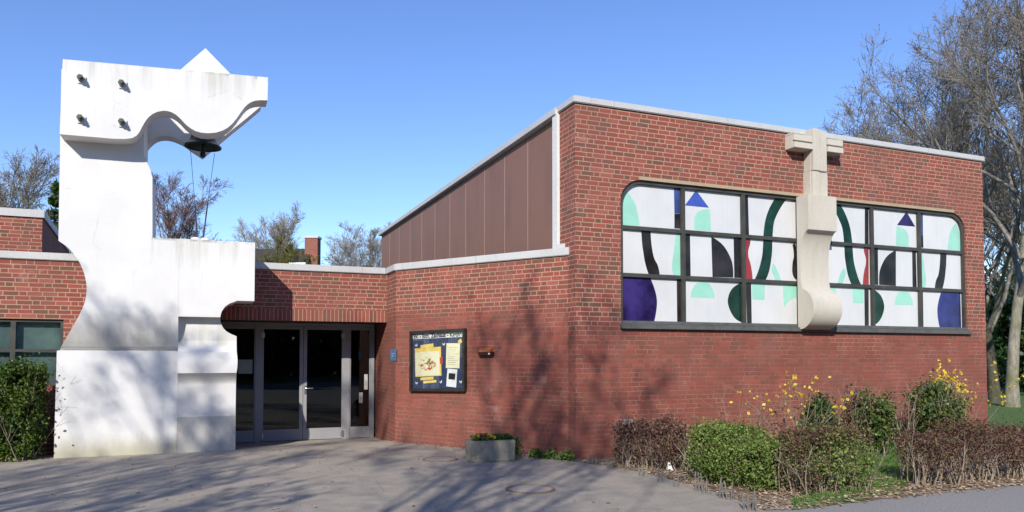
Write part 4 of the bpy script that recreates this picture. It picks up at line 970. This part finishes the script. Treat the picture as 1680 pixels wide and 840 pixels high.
def tree(name, label, base, H, seed, bark_m, twig_m, trunk_r=0.2, fork=0.3, limbs=9, n2=7, n3=7, n4=5, spread=(0.35, 0.75), lean=(0, 0), budm=None, buds=0, budsize=0.05, group='', cat_='tree', r4=0.008, up=0.12, ratio1=(0.6, 0.9), trop=0.02):
    rng = np.random.default_rng(seed)
    root = empty(name, (base[0], base[1], base[2] if len(base) > 2 else 0), label, cat_, group or None)
    b = np.array([[base[0], base[1], (base[2] if len(base) > 2 else 0) - 0.15]], float)
    d0 = np.array([[lean[0], lean[1], 1.0]]); d0 /= np.linalg.norm(d0)
    p0, r0 = grow(b, d0, np.array([H * 0.72]), np.array([trunk_r]), 10, rng, 0.05, 0.02, 0.18)
    r0[:, 0] *= 1.35
    V, Fc = tubes(p0, r0, 12); raw('trunk', V, Fc, bark_m, root, smooth=True)
    parts = []
    a = spawn(p0, r0, limbs, rng, fork, 1.0, spread, ratio1, 0.62, updir=up); p1, r1 = grow(*a, 7, rng, 0.10, trop, 0.25); parts.append(tubes(p1, r1, 7))
    a = spawn(p1, r1, n2, rng, 0.2, 1.0, (0.35, 0.85), (0.35, 0.6), 0.6, updir=up); p2, r2 = grow(*a, 5, rng, 0.13, trop, 0.3); parts.append(tubes(p2, np.maximum(r2, r4 * 1.1), 5))
    a = spawn(p2, r2, n3, rng, 0.2, 1.0, (0.4, 0.9), (0.35, 0.65), 0.6, updir=up); p3, r3 = grow(*a, 4, rng, 0.15, trop, 0.4); parts.append(tubes(p3, np.maximum(r3, r4 * 0.8), 3))
    if n4:
        a = spawn(p3, r3, n4, rng, 0.2, 1.0, (0.4, 1.0), (0.35, 0.7), 0.6, updir=up); p4, r4_ = grow(*a, 3, rng, 0.15, trop, 0.5); parts.append(tubes(p4, np.full_like(r4_, r4 * 0.6), 3))
    else: p4 = p3
    V, Fc = cat(parts); raw('branches', V, Fc, twig_m, root)
    if buds:
        n = len(p4); i = rng.integers(0, n, buds); j = rng.integers(1, p4.shape[1], buds)
        P = p4[i, j] + rng.normal(size=(buds, 3)) * 0.03; V, Fc = leafmesh(P, rng.uniform(0.6, 1.3, buds) * budsize, rng, 1.8); raw('buds', V, Fc, budm, root)
    return root
# ---- shrubs and hedges
def blob_points(n, rng, fn):
    P = []
    while sum(len(p) for p in P) < n: P.append(fn(rng, n))
    return np.concatenate(P)[:n]
def hedge(name, label, line, half, h, mats, n, leaf, seed, bare=0.3, group=None, stems=60, cat_='hedge', clump=0.0, stem_r=0.008, z0=0.0):
    """a row of shrubs along a ground line: leaves in a lumpy volume over bare stems"""
    rng = np.random.default_rng(seed); line = np.array([(p[0], p[1]) for p in line], float)
    seg = np.linalg.norm(np.diff(line, axis=0), axis=1); cum = np.concatenate([[0], np.cumsum(seg)]); tot = cum[-1]
    def at(s):
        i = np.clip(np.searchsorted(cum, s) - 1, 0, len(seg) - 1); f = (s - cum[i]) / seg[i]; p = line[i] + (line[i + 1] - line[i]) * f[:, None]; t = (line[i + 1] - line[i]) / seg[i][:, None]
        return p, np.stack([-t[:, 1], t[:, 0]], 1)
    root = empty(name, (line[0][0], line[0][1], 0), label, cat_, group)
    ph = rng.uniform(0, 6.28, 6)
    def lump(s): return 0.97 + 0.09 * np.sin(s * 2.3 + ph[0]) + 0.08 * np.sin(s * 5.1 + ph[1]) + 0.07 * np.sin(s * 11 + ph[2])
    N = int(n * 2.6); s = rng.uniform(0, tot, N); hh = h * lump(s); q = rng.uniform(-1, 1, N); z = bare * hh + (1 - bare) * hh * rng.uniform(0, 1, N) ** 0.8
    e = 1 - ((z / hh - 0.55) / 0.62) ** 4 * 0.55; endf = np.minimum(1, np.minimum(s, tot - s) / 0.22) ** 0.5
    keep = (np.abs(q) < e * endf) & (rng.uniform(0, 1, N) < 0.30 + 0.7 * np.maximum(np.abs(q) / (e + .01), (z / hh)) ** 2)
    cl = np.sin(s * 9 + ph[3]) + np.sin(z * 13 + q * 5 + ph[4]) + np.sin(s * 17 - z * 7 + ph[5]); keep &= (cl > -1.2 + clump * rng.uniform(-0.3, 1.6, N))
    s, q, z = s[keep][:n], q[keep][:n], z[keep][:n]; p, nn = at(s); xy = p + nn * (q * half)[:, None]
    spr = rng.uniform(0, 1, len(s)) < 0.17; P = np.column_stack([xy, z + z0]) + rng.normal(size=(len(s), 3)) * np.where(spr, 0.095, 0.032)[:, None]; P[:, 2] = np.maximum(P[:, 2], 0.01)
    V, Fc = leafmesh(P, rng.uniform(0.6, 1.35, len(P)) * leaf, rng, 1.5)
    if len(mats) > 1:
        fld = np.sin(s * 3.1 + ph[1]) + np.sin(z * 6 + ph[0]) + rng.normal(size=len(s)) * 0.7; mi = (fld > mats[2]).astype(int); raw('foliage', V, Fc, mats[:2], root, mi)
    else: raw('foliage', V, Fc, mats[0], root)
    s = rng.uniform(0.05, tot - 0.05, stems); p, nn = at(s); P0 = np.column_stack([p + nn * (rng.uniform(-0.7, 0.7, stems) * half)[:, None], np.full(stems, -0.02)])
    d = rng.normal(size=(stems, 3)) * 0.2; d[:, 2] = 1; d /= np.linalg.norm(d, axis=1)[:, None]
    p0, r0 = grow(P0, d, h * rng.uniform(0.5, 0.9, stems), rng.uniform(0.6, 1.5, stems) * stem_r, 5, rng, 0.12, 0.03, 0.4); parts = [tubes(p0, r0, 5)]
    a = spawn(p0, r0, 5, rng, 0.3, 1, (0.3, 0.8), (0.3, 0.6), 0.6); p1, r1 = grow(*a, 3, rng, 0.15, 0.02, 0.5); parts.append(tubes(p1, np.maximum(r1, 0.0025), 3))
    V, Fc = cat(parts); raw('stems', V, Fc, M['stem'], root); return root
def shrub(name, label, base, h, rad, mat, n, leaf, seed, stems=14, flowers=None, nf=0, group=None, openness=0.0, cat_='shrub', bare=0.1):
    rng = np.random.default_rng(seed); b = np.array([base[0], base[1], 0.0]); root = empty(name, b, label, cat_, group)
    P0 = np.tile(b, (stems, 1)) + rng.normal(size=(stems, 3)) * np.array([0.08, 0.08, 0]); d = rng.normal(size=(stems, 3)) * (0.22 + 0.25 * rad / h); d[:, 2] = 1; d /= np.linalg.norm(d, axis=1)[:, None]
    p0, r0 = grow(P0, d, h * rng.uniform(0.75, 1.08, stems), rng.uniform(0.006, 0.012, stems), 6, rng, 0.10, 0.03, 0.3); parts = [tubes(p0, r0, 5)]
    a = spawn(p0, r0, 6, rng, 0.25, 1, (0.3, 0.8), (0.25, 0.5), 0.6); p1, r1 = grow(*a, 3, rng, 0.15, 0.05, 0.5); parts.append(tubes(p1, np.maximum(r1, 0.003), 3))
    V, Fc = cat(parts); raw('stems', V, Fc, M['stem'], root)
    if n:
        nc = 26; cc = rng.normal(size=(nc, 3)); cc /= np.linalg.norm(cc, axis=1)[:, None]; cc *= rng.uniform(0.45, 0.95, nc)[:, None]
        k = rng.integers(0, nc, n); P = cc[k] + rng.normal(size=(n, 3)) * 0.22
        P = b + np.array([0, 0, h * (0.5 + bare / 2)]) + P * np.array([rad, rad, h * (0.5 - bare / 2)]); P[:, 2] = np.maximum(P[:, 2], 0.03)
        V, Fc = leafmesh(P, rng.uniform(0.6, 1.3, n) * leaf, rng, 1.9); raw('foliage', V, Fc, mat, root)
    if nf:
        i = rng.integers(0, len(p1), nf); j = rng.integers(0, p1.shape[1], nf); P = p1[i, j] + rng.normal(size=(nf, 3)) * 0.02; zz = P[:, 2] > h * rng.uniform(0.45, 0.8, len(P)); P = P[zz]
        V, Fc = leafmesh(P, rng.uniform(0.6, 1.3, len(P)) * 0.045, rng, 1.4); raw('blossom', V, Fc, flowers, root)
    return root
G = at_ground
# the planter and its pansies
def planter():
    p = G(808, 758); w = Wall(np.array([p[0], p[1]]), vp(4600))
    ul, _ = w.uz(773, 757); ur, _ = w.uz(846, 757); zt = w.uz(808, 723)[1]; dp = 0.42
    mb = MB(); o = 0.012
    b = [w.P(ul + o, 0, -o), w.P(ur - o, 0, -o), w.P(ur - o, 0, -dp + o), w.P(ul + o, 0, -dp + o)]; t = [w.P(ul, zt, 0), w.P(ur, zt, 0), w.P(ur, zt, -dp), w.P(ul, zt, -dp)]
    ti = [w.P(ul + .05, zt, -.05), w.P(ur - .05, zt, -.05), w.P(ur - .05, zt, -dp + .05), w.P(ul + .05, zt, -dp + .05)]; bi = [(x, y, zt - 0.05) for x, y, z in ti]
    mb.grid([b, t, ti, bi], 0, True); mb.face(b[::-1]); root = empty('planter', w.P((ul + ur) / 2, 0, -dp / 2), 'rough grey concrete planter trough in front of the brick wall', 'planter')
    mb.build('trough', M['exposed'], root, bevel=0.012)
    m = MB(); m.face([(x, y, zt - 0.045) for x, y, z in ti]); m.build('earth', M['soil'], root)
    rng = np.random.default_rng(5)
    for nm, lab, a, b_, mats, n, hgt in (('pansy', 'yellow and maroon pansies on the left of the concrete planter', 0.08, 0.55, True, 340, 0.09), ('trailing_plant', 'dark green trailing plant spilling over the right end of the planter', 0.60, 1.08, False, 900, 0.10)):
        r2 = empty(nm, w.P(ul + (ur - ul) * (a + b_) / 2, zt - 0.04, -dp / 2), lab, 'flowers' if mats else 'plant')
        u = ul + (ur - ul) * rng.uniform(a, b_, n); nn = -rng.uniform(0.02, dp - 0.02, n); z = zt - 0.03 + rng.uniform(0, hgt, n)
        if not mats: over = u > ur - 0.03; z[over] = zt * rng.uniform(0.15, 1.05, over.sum()); u[over] = ur + rng.uniform(0.0, 0.16, over.sum())
        P = np.array([w.P(x, zz, k) for x, zz, k in zip(u, z, nn)]); V, Fc = leafmesh(P, rng.uniform(0.02, 0.045, n), rng, 1.5); raw('leaves', V, Fc, M['leaf_dark'] if not mats else M['leaf_green'], r2)
        if mats:
            for mm, k in ((M['petal_yellow'], 75), (M['petal_dark'], 45)):
                u = ul + (ur - ul) * rng.uniform(0.14, 0.54, k); P = np.array([w.P(x, zt + 0.05 + rng.uniform(0, .05), -rng.uniform(0.0, 0.3)) for x in u]); V, Fc = leafmesh(P, rng.uniform(0.035, 0.06, k), rng, 1.1); raw('blossom', V, Fc, mm, r2)
planter()
def covers():
    for px, py, rx, lab in ((870, 803, 0.33, 'round rusty rimmed manhole cover out on the open paving'), (722, 754, 0.30, 'round manhole cover close to the foot of the brick wall')):
        c = G(px, py); root = empty('manhole_cover', (c[0], c[1], 0.003), lab, 'manhole cover')
        mb = MB(); mb.lathe((c[0], c[1], 0), [(rx, 0.0), (rx, 0.012), (rx * 0.87, 0.012), (rx * 0.86, 0.006)], 40); mb.build('rim', M['iron'], root)
        mb = MB(); mb.lathe((c[0], c[1], 0), [(rx * 0.86, 0.005), (rx * 0.84, 0.008), (0.0, 0.008)], 40); mb.build('lid', M['cover'], root)
covers()
def edging():
    rng = random.Random(8)
    spots = [(972, 762, 4, .16), (1000, 768, 3, .16), (1052, 781, 2, .20), (1083, 790, 2, .20), (1110, 799, 2, .18), (1150, 808, 4, .24), (1190, 819, 4, .24), (1231, 838, 4, .26)]
    labs = ['grey edging pickets nearest the brick corner', 'short grey edging pickets beside the brown hedge foot', 'pair of grey edging pickets under the brown hedge', 'two leaning grey pickets under the right end of the brown hedge', 'low broken pickets left of the bright green bush', 'cluster of grey pickets at the left foot of the green bush', 'cluster of tall grey pickets in front of the green bush', 'cluster of dark grey pickets nearest the camera at the bed corner']
    for (x, y, n, h), lab in zip(spots, labs):
        c = G(x, y); root = empty('picket_edging', (c[0], c[1], 0), lab, 'picket edging', 'broken picket edging along the planting bed')
        t = np.array([0.75, -0.66, 0])
        for k in range(n):
            p = np.array(c) + t * (k - (n - 1) / 2) * 0.05; hh = h * rng.uniform(0.75, 1.1); lx, ly = rng.uniform(-.03, .03), rng.uniform(-.03, .03)
            mb = MB(); mb.tube([(p[0], p[1], -0.03), (p[0] + lx * .5, p[1] + ly * .5, hh * .6), (p[0] + lx, p[1] + ly, hh)], [0.011, 0.011, 0.008], 7); mb.build('picket', M['stake'], root)
        if n > 2:
            mb = MB(); a = np.array(c) - t * n * 0.026; b = np.array(c) + t * n * 0.026; mb.tube([(a[0], a[1], h * .45), (b[0], b[1], h * .45)], 0.009, 6); mb.build('rail', M['stake'], root)
    # small utility post by the corner of the brown hedge
    c = G(1030, 765); zt = 0.74
    root = empty('marker_post', (c[0], c[1], 0), 'short grey white topped marker post at the left end of the brown hedge', 'post')
    mb = MB(); mb.tube([(c[0], c[1], -0.05), (c[0], c[1], 0.56)], 0.035, 10); mb.build('post', M['post'], root)
    mb = MB(); w = Wall((c[0], c[1]), DF); mb.wbox(w, -0.09, 0.09, 0.52, zt, -0.03, 0.03); mb.build('plate', M['post'], root, bevel=0.01)
    c = G(1098, 772); mb = MB(); mb.prism([(c[0] - .05, c[1], .004), (c[0] + .06, c[1] - .01, .004), (c[0] + .01, c[1] + .05, .004)], [(c[0] - .01, c[1] + .02, .13), (c[0] + .01, c[1] + .01, .13), (c[0], c[1] + .03, .13)])
    tag(mb.build('paper_scrap', M['paper']), 'crumpled white scrap of paper lying under the brown hedge', 'litter')
edging()

# ================================================================== PLANTS
def plants():
    g = lambda x, y: G(x, y)[:2]
    hedge('barberry_hedge', 'straggly brown twiggy hedge at the left end of the bed', [g(1012, 762), g(1070, 769), g(1150, 772)], 0.36, 0.70, [M['leaf_brown'], M['leaf_purple'], 0.2], 7500, 0.026, 11, 0.18, stems=120, clump=0.6)
    hedge('privet_hedge', 'bright green clipped bush between the two brown hedges', [g(1162, 782), g(1235, 800), g(1290, 806)], 0.50, 0.71, [M['leaf_green'], M['leaf_yew'], 0.9], 18000, 0.025, 12, 0.05, stems=40, clump=0.5)
    hedge('mixed_hedge', 'half green half purple brown hedge right of the bright green bush', [g(1288, 812), g(1350, 806), g(1408, 798)], 0.42, 0.76, [M['leaf_purple'], M['leaf_green'], 0.55], 9500, 0.024, 13, 0.15, stems=70, clump=0.5)
    hedge('purple_hedge', 'long purple leaved hedge with bare stems along the footpath', [g(1488, 796), g(1580, 789), g(1680, 780), g(1860, 768)], 0.40, 0.74, [M['leaf_purple'], M['leaf_brown'], 1.2], 20000, 0.023, 14, 0.30, stems=190, clump=0.3, stem_r=0.011)
    hedge('yew_hedge', 'dense green evergreen bush at the left foot of the white tower', [at_depth(-90, 700, 12.4)[:2], at_depth(0, 700, 12.55)[:2], at_depth(72, 700, 12.75)[:2]], 0.42, 1.62, [M['leaf_yew'], M['leaf_dark'], 1.3], 30000, 0.036, 15, 0.02, stems=40, cat_='bush')
    # shrubs before the wall
    shrub('laurel_shrub', 'round dark green laurel shrub right of the tall forsythia', at_depth(1342, 690, 13.0)[:2], 0.98, 0.34, M['leaf_dark'], 4500, 0.036, 21)
    shrub('photinia_shrub', 'narrow green shrub with reddish base under the cross', at_depth(1432, 690, 13.2)[:2], 1.12, 0.36, M['leaf_laurel'], 2600, 0.042, 22, bare=0.12)
    shrub('evergreen_shrub', 'bushy green shrub beside the right hand forsythia', at_depth(1535, 690, 14.2)[:2], 1.22, 0.48, M['leaf_laurel'], 5200, 0.040, 23)
    shrub('barberry_shrub', 'small purple brown shrub left of the narrow green shrub', at_depth(1402, 690, 13.2)[:2], 1.15, 0.2, M['leaf_purple'], 420, 0.045, 28)
    shrub('forsythia', 'yellow flowering forsythia on bare stems left of the laurel', at_depth(1308, 690, 12.6)[:2], 1.42, 0.45, None, 0, 0, 24, 11, M['petal_yellow'], 300)
    shrub('forsythia', 'yellow flowering forsythia at the right end of the brick wall', at_depth(1585, 690, 14.9)[:2], 1.50, 0.5, None, 0, 0, 25, 12, M['petal_yellow'], 900)
    shrub('bare_shrub', 'leafless thin shrub standing behind the bright green bush', at_depth(1222, 690, 12.4)[:2], 1.15, 0.4, None, 0, 0, 26, 9)
    shrub('bare_shrub', 'leafless shrub between the narrow and the bushy green shrubs', at_depth(1490, 690, 13.8)[:2], 1.1, 0.3, None, 0, 0, 27, 7)
    rng = np.random.default_rng(31)
    # weeds along the foot of the wall
    n = 700; t = rng.uniform(0, 1, n); a, b = np.array(G(868, 751)), np.array(G(942, 757)); P = a + (b - a) * t[:, None]; P[:, 1] += rng.uniform(-0.02, 0.22, n); P[:, 2] = rng.uniform(0, 0.16, n) * (0.5 + 0.5 * np.abs(np.sin(t * 9)))
    root = empty('weeds', (a[0], a[1], 0), 'low green weeds at the foot of the brick wall right of the planter', 'weeds'); V, Fc = leafmesh(P, rng.uniform(0.02, 0.05, n), rng, 2.2, 0.6); raw('leaves', V, Fc, M['leaf_green'], root)
    # grass and litter
    def inbed(n, pts): 
        pts = np.array([(p[0], p[1]) for p in pts]); out = []
        lo, hi = pts.min(0), pts.max(0)
        while len(out) < n:
            q = rng.uniform(lo, hi); c = False; j = len(pts) - 1
            for i in range(len(pts)):
                if (pts[i, 1] > q[1]) != (pts[j, 1] > q[1]) and q[0] < (pts[j, 0] - pts[i, 0]) * (q[1] - pts[i, 1]) / (pts[j, 1] - pts[i, 1]) + pts[i, 0]: c = not c
                j = i
            if c: out.append(q)
        return np.array(out)
    gp = inbed(15000, [g(1395, 800), g(1380, 755), g(1400, 735), g(1490, 722), g(1520, 740), g(1500, 790), g(1470, 812), g(1420, 818)])
    gp = np.concatenate([gp, inbed(2600, [g(1300, 838), g(1300, 815), g(1400, 805), g(1420, 822)]), inbed(9000, [(3, 12.6), (9.5, 15.6), (8, 13), (5.5, 11.2), (3.2, 11)])])
    n = len(gp); hh = rng.uniform(0.02, 0.10, n) * (0.6 + 0.5 * np.sin(gp[:, 0] * 7) * np.sin(gp[:, 1] * 9)); dirn = rng.uniform(0, 6.28, n); wv = np.column_stack([np.cos(dirn), np.sin(dirn)]) * 0.006; tip = gp + rng.normal(size=(n, 2)) * 0.03
    V = np.stack([np.column_stack([gp - wv, np.full(n, 0.004)]), np.column_stack([gp + wv, np.full(n, 0.004)]), np.column_stack([tip, hh])], 1).reshape(-1, 3)
    tag(raw('grass', V, np.arange(n * 3).reshape(n, 3), M['grass']), 'short green grass in the planting bed', 'grass', kind='stuff')
    lp = inbed(5200, [(p[0], p[1]) for p in BED] + [g(1330, 836), g(1420, 824), g(1520, 813), g(1680, 797), g(1680, 770), g(1500, 780), g(1300, 800), g(1150, 780), g(1000, 758)])
    stray = inbed(260, [(-8, 8.4), (1.2, 8.4), (1.0, 12.4), (-2.3, 14.8), (-5, 13.4), (-7.5, 12.5)]); edge = np.array(low.P(0, 0)[:2]) + np.outer(rng.uniform(0, 3.6, 140), low.d) + np.outer(np.abs(rng.normal(size=140)) * 0.10 + 0.03, low.n); lp = np.concatenate([lp, stray, edge])
    n = len(lp); P = np.column_stack([lp + rng.normal(size=lp.shape) * 0.06, rng.uniform(0.008, 0.035, n)]); V, Fc = leafmesh(P, rng.uniform(0.02, 0.055, n), rng, 1.4)
    V = V.reshape(n, 4, 3); V[:, :, 2] = P[:, None, 2] + (V[:, :, 2] - P[:, None, 2]) * 0.3; tag(raw('leaf_litter', V.reshape(-1, 3), Fc, M['litter']), 'dry fallen leaves scattered along the bed edge', 'leaf litter', kind='stuff')
plants()

# ================================================================== HOUSE FAR BEHIND
def house():
    Y = 44.0; p0 = at_depth(380, 434, Y); p1 = at_depth(512, 434, Y); zr = at_depth(480, 408, Y)[2]; ze = at_depth(480, 436, Y)[2] - 1.0
    root = empty('house', ((p0[0] + p1[0]) / 2, Y, 0), 'distant house with dark tiled roof and brick chimney behind the flat roof', 'house')
    x0, x1 = p0[0] - 4, p1[0] + 0.1; d = 4.0
    mb = MB(); mb.wbox(Wall((x0, Y - d), (1, 0)), 0.3, x1 - x0 - 0.3, -0.2, ze, -2 * d + 0.3, -0.3); mb.build('wall', M['house_wall'], root)
    mb = MB(); mb.prism([(x0, Y - d, ze), (x0, Y + d, ze), (x0, Y, zr)], [(x1, Y - d, ze), (x1, Y + d, ze), (x1, Y, zr)]); rf = mb.build('roof', M['house_roof'], root)
    c0 = at_depth(503, 400, Y - 0.5); c1 = at_depth(524, 400, Y - 0.5); zt = at_depth(513, 391, Y)[2]
    mb = MB(); mb.wbox(Wall((c0[0], Y - 0.9), (1, 0)), 0, c1[0] - c0[0], ze - 3, zt - 0.12, -0.7, 0); sub(mb, 'chimney', M['house_wall'], rf)
    mb = MB(); mb.wbox(Wall((c0[0], Y - 0.9), (1, 0)), -0.05, c1[0] - c0[0] + 0.05, zt - 0.118, zt, -0.75, 0.05); sub(mb, 'chimney_cap', M['coping'], rf)
    for px, s in ((474, 0.5), (489, 0.4)):
        q = at_depth(px, 434, Y - d); mb = MB(); mb.wbox(Wall((q[0], Y - d - .02), (1, 0)), 0, s, q[2] - .5, q[2] + 0.12, -0.4, 0); sub(mb, 'dormer_window', M['strip'], rf)
house()

# ================================================================== TREES
def trees():
    B = lambda px, Y: (at_depth(px, 500, Y)[0], Y, -0.15)
    bud = M['leaf_bud']
    T_ = lambda lab, b, H, seed, bk, tw, tr, fork, limbs, n2, n3, n4, spread, buds=0, bs=0.05, r4=0.012, r1=(0.5, 0.75), up=0.1, lean=(0, 0), bm_=None, nm='bare_tree': tree(nm, lab, b, H, seed, M[bk], M[tw], tr, fork, limbs, n2, n3, n4, spread, lean, bm_ or bud, buds, bs, '', 'tree', r4, up, r1)
    T_('tall grey barked tree rising past the right end of the brick church', B(1656, 26), 17.5, 101, 'bark_grey', 'twig', 0.21, 0.25, 18, 9, 8, 6, (0.35, 0.9), 7000, 0.04, 0.009, (0.5, 0.75), 0.1)
    T_('dark trunked bare tree close behind the tall grey barked one', B(1630, 29), 16, 102, 'bark_dark', 'twig', 0.20, 0.2, 16, 8, 8, 5, (0.4, 0.9), 3000, 0.04, 0.010, (0.5, 0.75), 0.1, (-0.03, 0))
    T_('wide bare tree whose crown spreads above the church roof', B(1560, 33), 18, 103, 'bark_grey', 'twig', 0.2, 0.26, 22, 9, 8, 6, (0.45, 1.0), 10000, 0.045, 0.011, (0.5, 0.72), 0.12)
    T_('bare tree at the right picture edge behind the lawn', B(1725, 31), 17.5, 104, 'bark_grey', 'twig', 0.22, 0.2, 18, 8, 8, 5, (0.4, 0.9), 3000, 0.045, 0.011)
    T_('slim bare tree further back between the dark and grey trunks', B(1672, 42), 15, 105, 'bark_dark', 'twig', 0.18, 0.15, 13, 8, 7, 5, (0.35, 0.8))
    T_('bare grey tree behind the brick block left of the tower', B(35, 40), 13.2, 111, 'twig', 'twig', 0.2, 0.2, 20, 9, 8, 5, (0.35, 0.8), 0, .05, 0.013)
    T_('second bare grey tree at the left picture edge', B(-35, 42), 13.0, 112, 'twig', 'twig', 0.2, 0.2, 17, 9, 8, 5, (0.35, 0.8), 0, .05, 0.013)
    T_('reddish brown twiggy tree right behind the white tower shaft', B(258, 36), 10.9, 113, 'twig_red', 'twig_red', 0.13, 0.12, 22, 10, 10, 7, (0.3, 0.7), 0, .05, 0.008, (0.45, 0.65), 0.15)
    T_('small reddish tree right of the bell cables', B(332, 40), 9.0, 114, 'twig_red', 'twig_red', 0.11, 0.15, 15, 9, 9, 6, (0.4, 0.9), 0, .05, 0.008, (0.45, 0.65), 0.15, (0.05, 0))
    T_('pale twiggy tree above the distant tiled roof', B(456, 52), 12.9, 115, 'twig_pale', 'twig_pale', 0.16, 0.28, 22, 10, 9, 6, (0.35, 0.9), 0, .05, 0.010, (0.45, 0.65), 0.15)
    T_('pale bare tree between the chimney and the brown cladding', B(600, 46), 10.7, 116, 'twig_pale', 'twig_pale', 0.14, 0.2, 20, 10, 9, 6, (0.35, 0.8), 0, .05, 0.009, (0.45, 0.65), 0.15)
    T_('yellow green budding tree before the distant tiled roof', B(440, 40), 9.0, 117, 'twig', 'leaf_willow', 0.12, 0.3, 18, 8, 8, 5, (0.3, 0.8), 1800, 0.06, 0.009, (0.4, 0.6), 0.12, (0, 0), M['leaf_willow'])
    # conifer
    rng = np.random.default_rng(41); b = at_depth(88, 500, 38.0); H = at_depth(88, 292, 38)[2]
    root = empty('conifer', (b[0], 38.0, -0.15), 'dark green conifer just left of the white tower', 'tree')
    mb = MB(); mb.tube([(b[0], 38, -.2), (b[0], 38, H)], [0.16, 0.03], 8); mb.build('trunk', M['bark_dark'], root)
    n = 12000; t = rng.uniform(0.1, 1, n); lay = np.floor(t * 16) / 16; ang = rng.integers(0, 9, n) * 0.7 + lay * 50 + rng.normal(size=n) * 0.12; r = (1.05 - t) * 2.0 * rng.uniform(0.1, 1, n)
    P = np.column_stack([b[0] + r * np.cos(ang), 38 + r * np.sin(ang), H * lay - r * 0.25 + rng.normal(size=n) * 0.1 + 0.2]); V, Fc = leafmesh(P, rng.uniform(0.08, 0.16, n), rng, 2.2); raw('crown', V, Fc, M['leaf_dark'], root)
    # wood's edge behind the lawn, right
    for i, (px, Y, h, rad, lab, mt) in enumerate(((1640, 37, 5.2, 2.2, 'ivy dark bush between the right hand trunks', 'leaf_dark'), (1700, 38, 4.6, 2.4, 'green bush at the right picture edge behind the lawn', 'leaf_yew'), (1600, 44, 6.0, 2.6, 'tall dark bush hidden mostly by the church end wall', 'leaf_dark'), (1668, 46, 7.5, 2.6, 'olive green bush far back behind the lawn', 'leaf_laurel'), (1765, 44, 8, 3.0, 'dark evergreen bush beyond the picture edge', 'leaf_dark'))):
        q = B(px, Y); shrub('evergreen_bush', lab, q, h, rad, M[mt], 5200, 0.17, 50 + i, 10, cat_='bush', bare=0.0)
    # trees behind the photographer: the ones whose shadows lie on the paving and the walls
    T_('tall bare tree behind the viewer shading the middle of the paving', (-4.1, -5.0, 0), 14.6, 201, 'bark_grey', 'twig', 0.18, 0.28, 13, 6, 7, 3, (0.35, 0.8), 1800, 0.06, 0.011, (0.45, 0.7))
    T_('tall bare tree behind the viewer shading the paving by the tower', (-10.2, -4.5, 0), 14.0, 202, 'bark_grey', 'twig', 0.18, 0.28, 14, 7, 8, 4, (0.4, 0.9), 2600, 0.07, 0.011, (0.45, 0.7))
    T_('lower bare tree behind the viewer on the left', (-7.2, -1.5, 0), 9.0, 203, 'bark_grey', 'twig', 0.15, 0.3, 8, 5, 5, 3, (0.35, 0.8), 800, 0.06, 0.012, (0.45, 0.7))
    rng = np.random.default_rng(77); n = 60000; x = rng.uniform(-75, 75, n); top = 14.5 + 1.8 * np.sin(x * 0.35) + 1.2 * np.sin(x * 0.9 + 1); z = top * rng.uniform(0, 1, n) ** 0.9; P = np.column_stack([x, -34 + rng.normal(size=n) * 1.6, z])
    V, Fc = leafmesh(P, rng.uniform(0.6, 1.2, n), rng, 1.4); tag(raw('added_woodland', V, Fc, M['leaf_dark']), 'unseen belt of dark trees added behind the viewer to block low sky', 'added_woodland', kind='stuff')  # unseen tree belt, added to darken glass reflections and cut sky fill
trees()
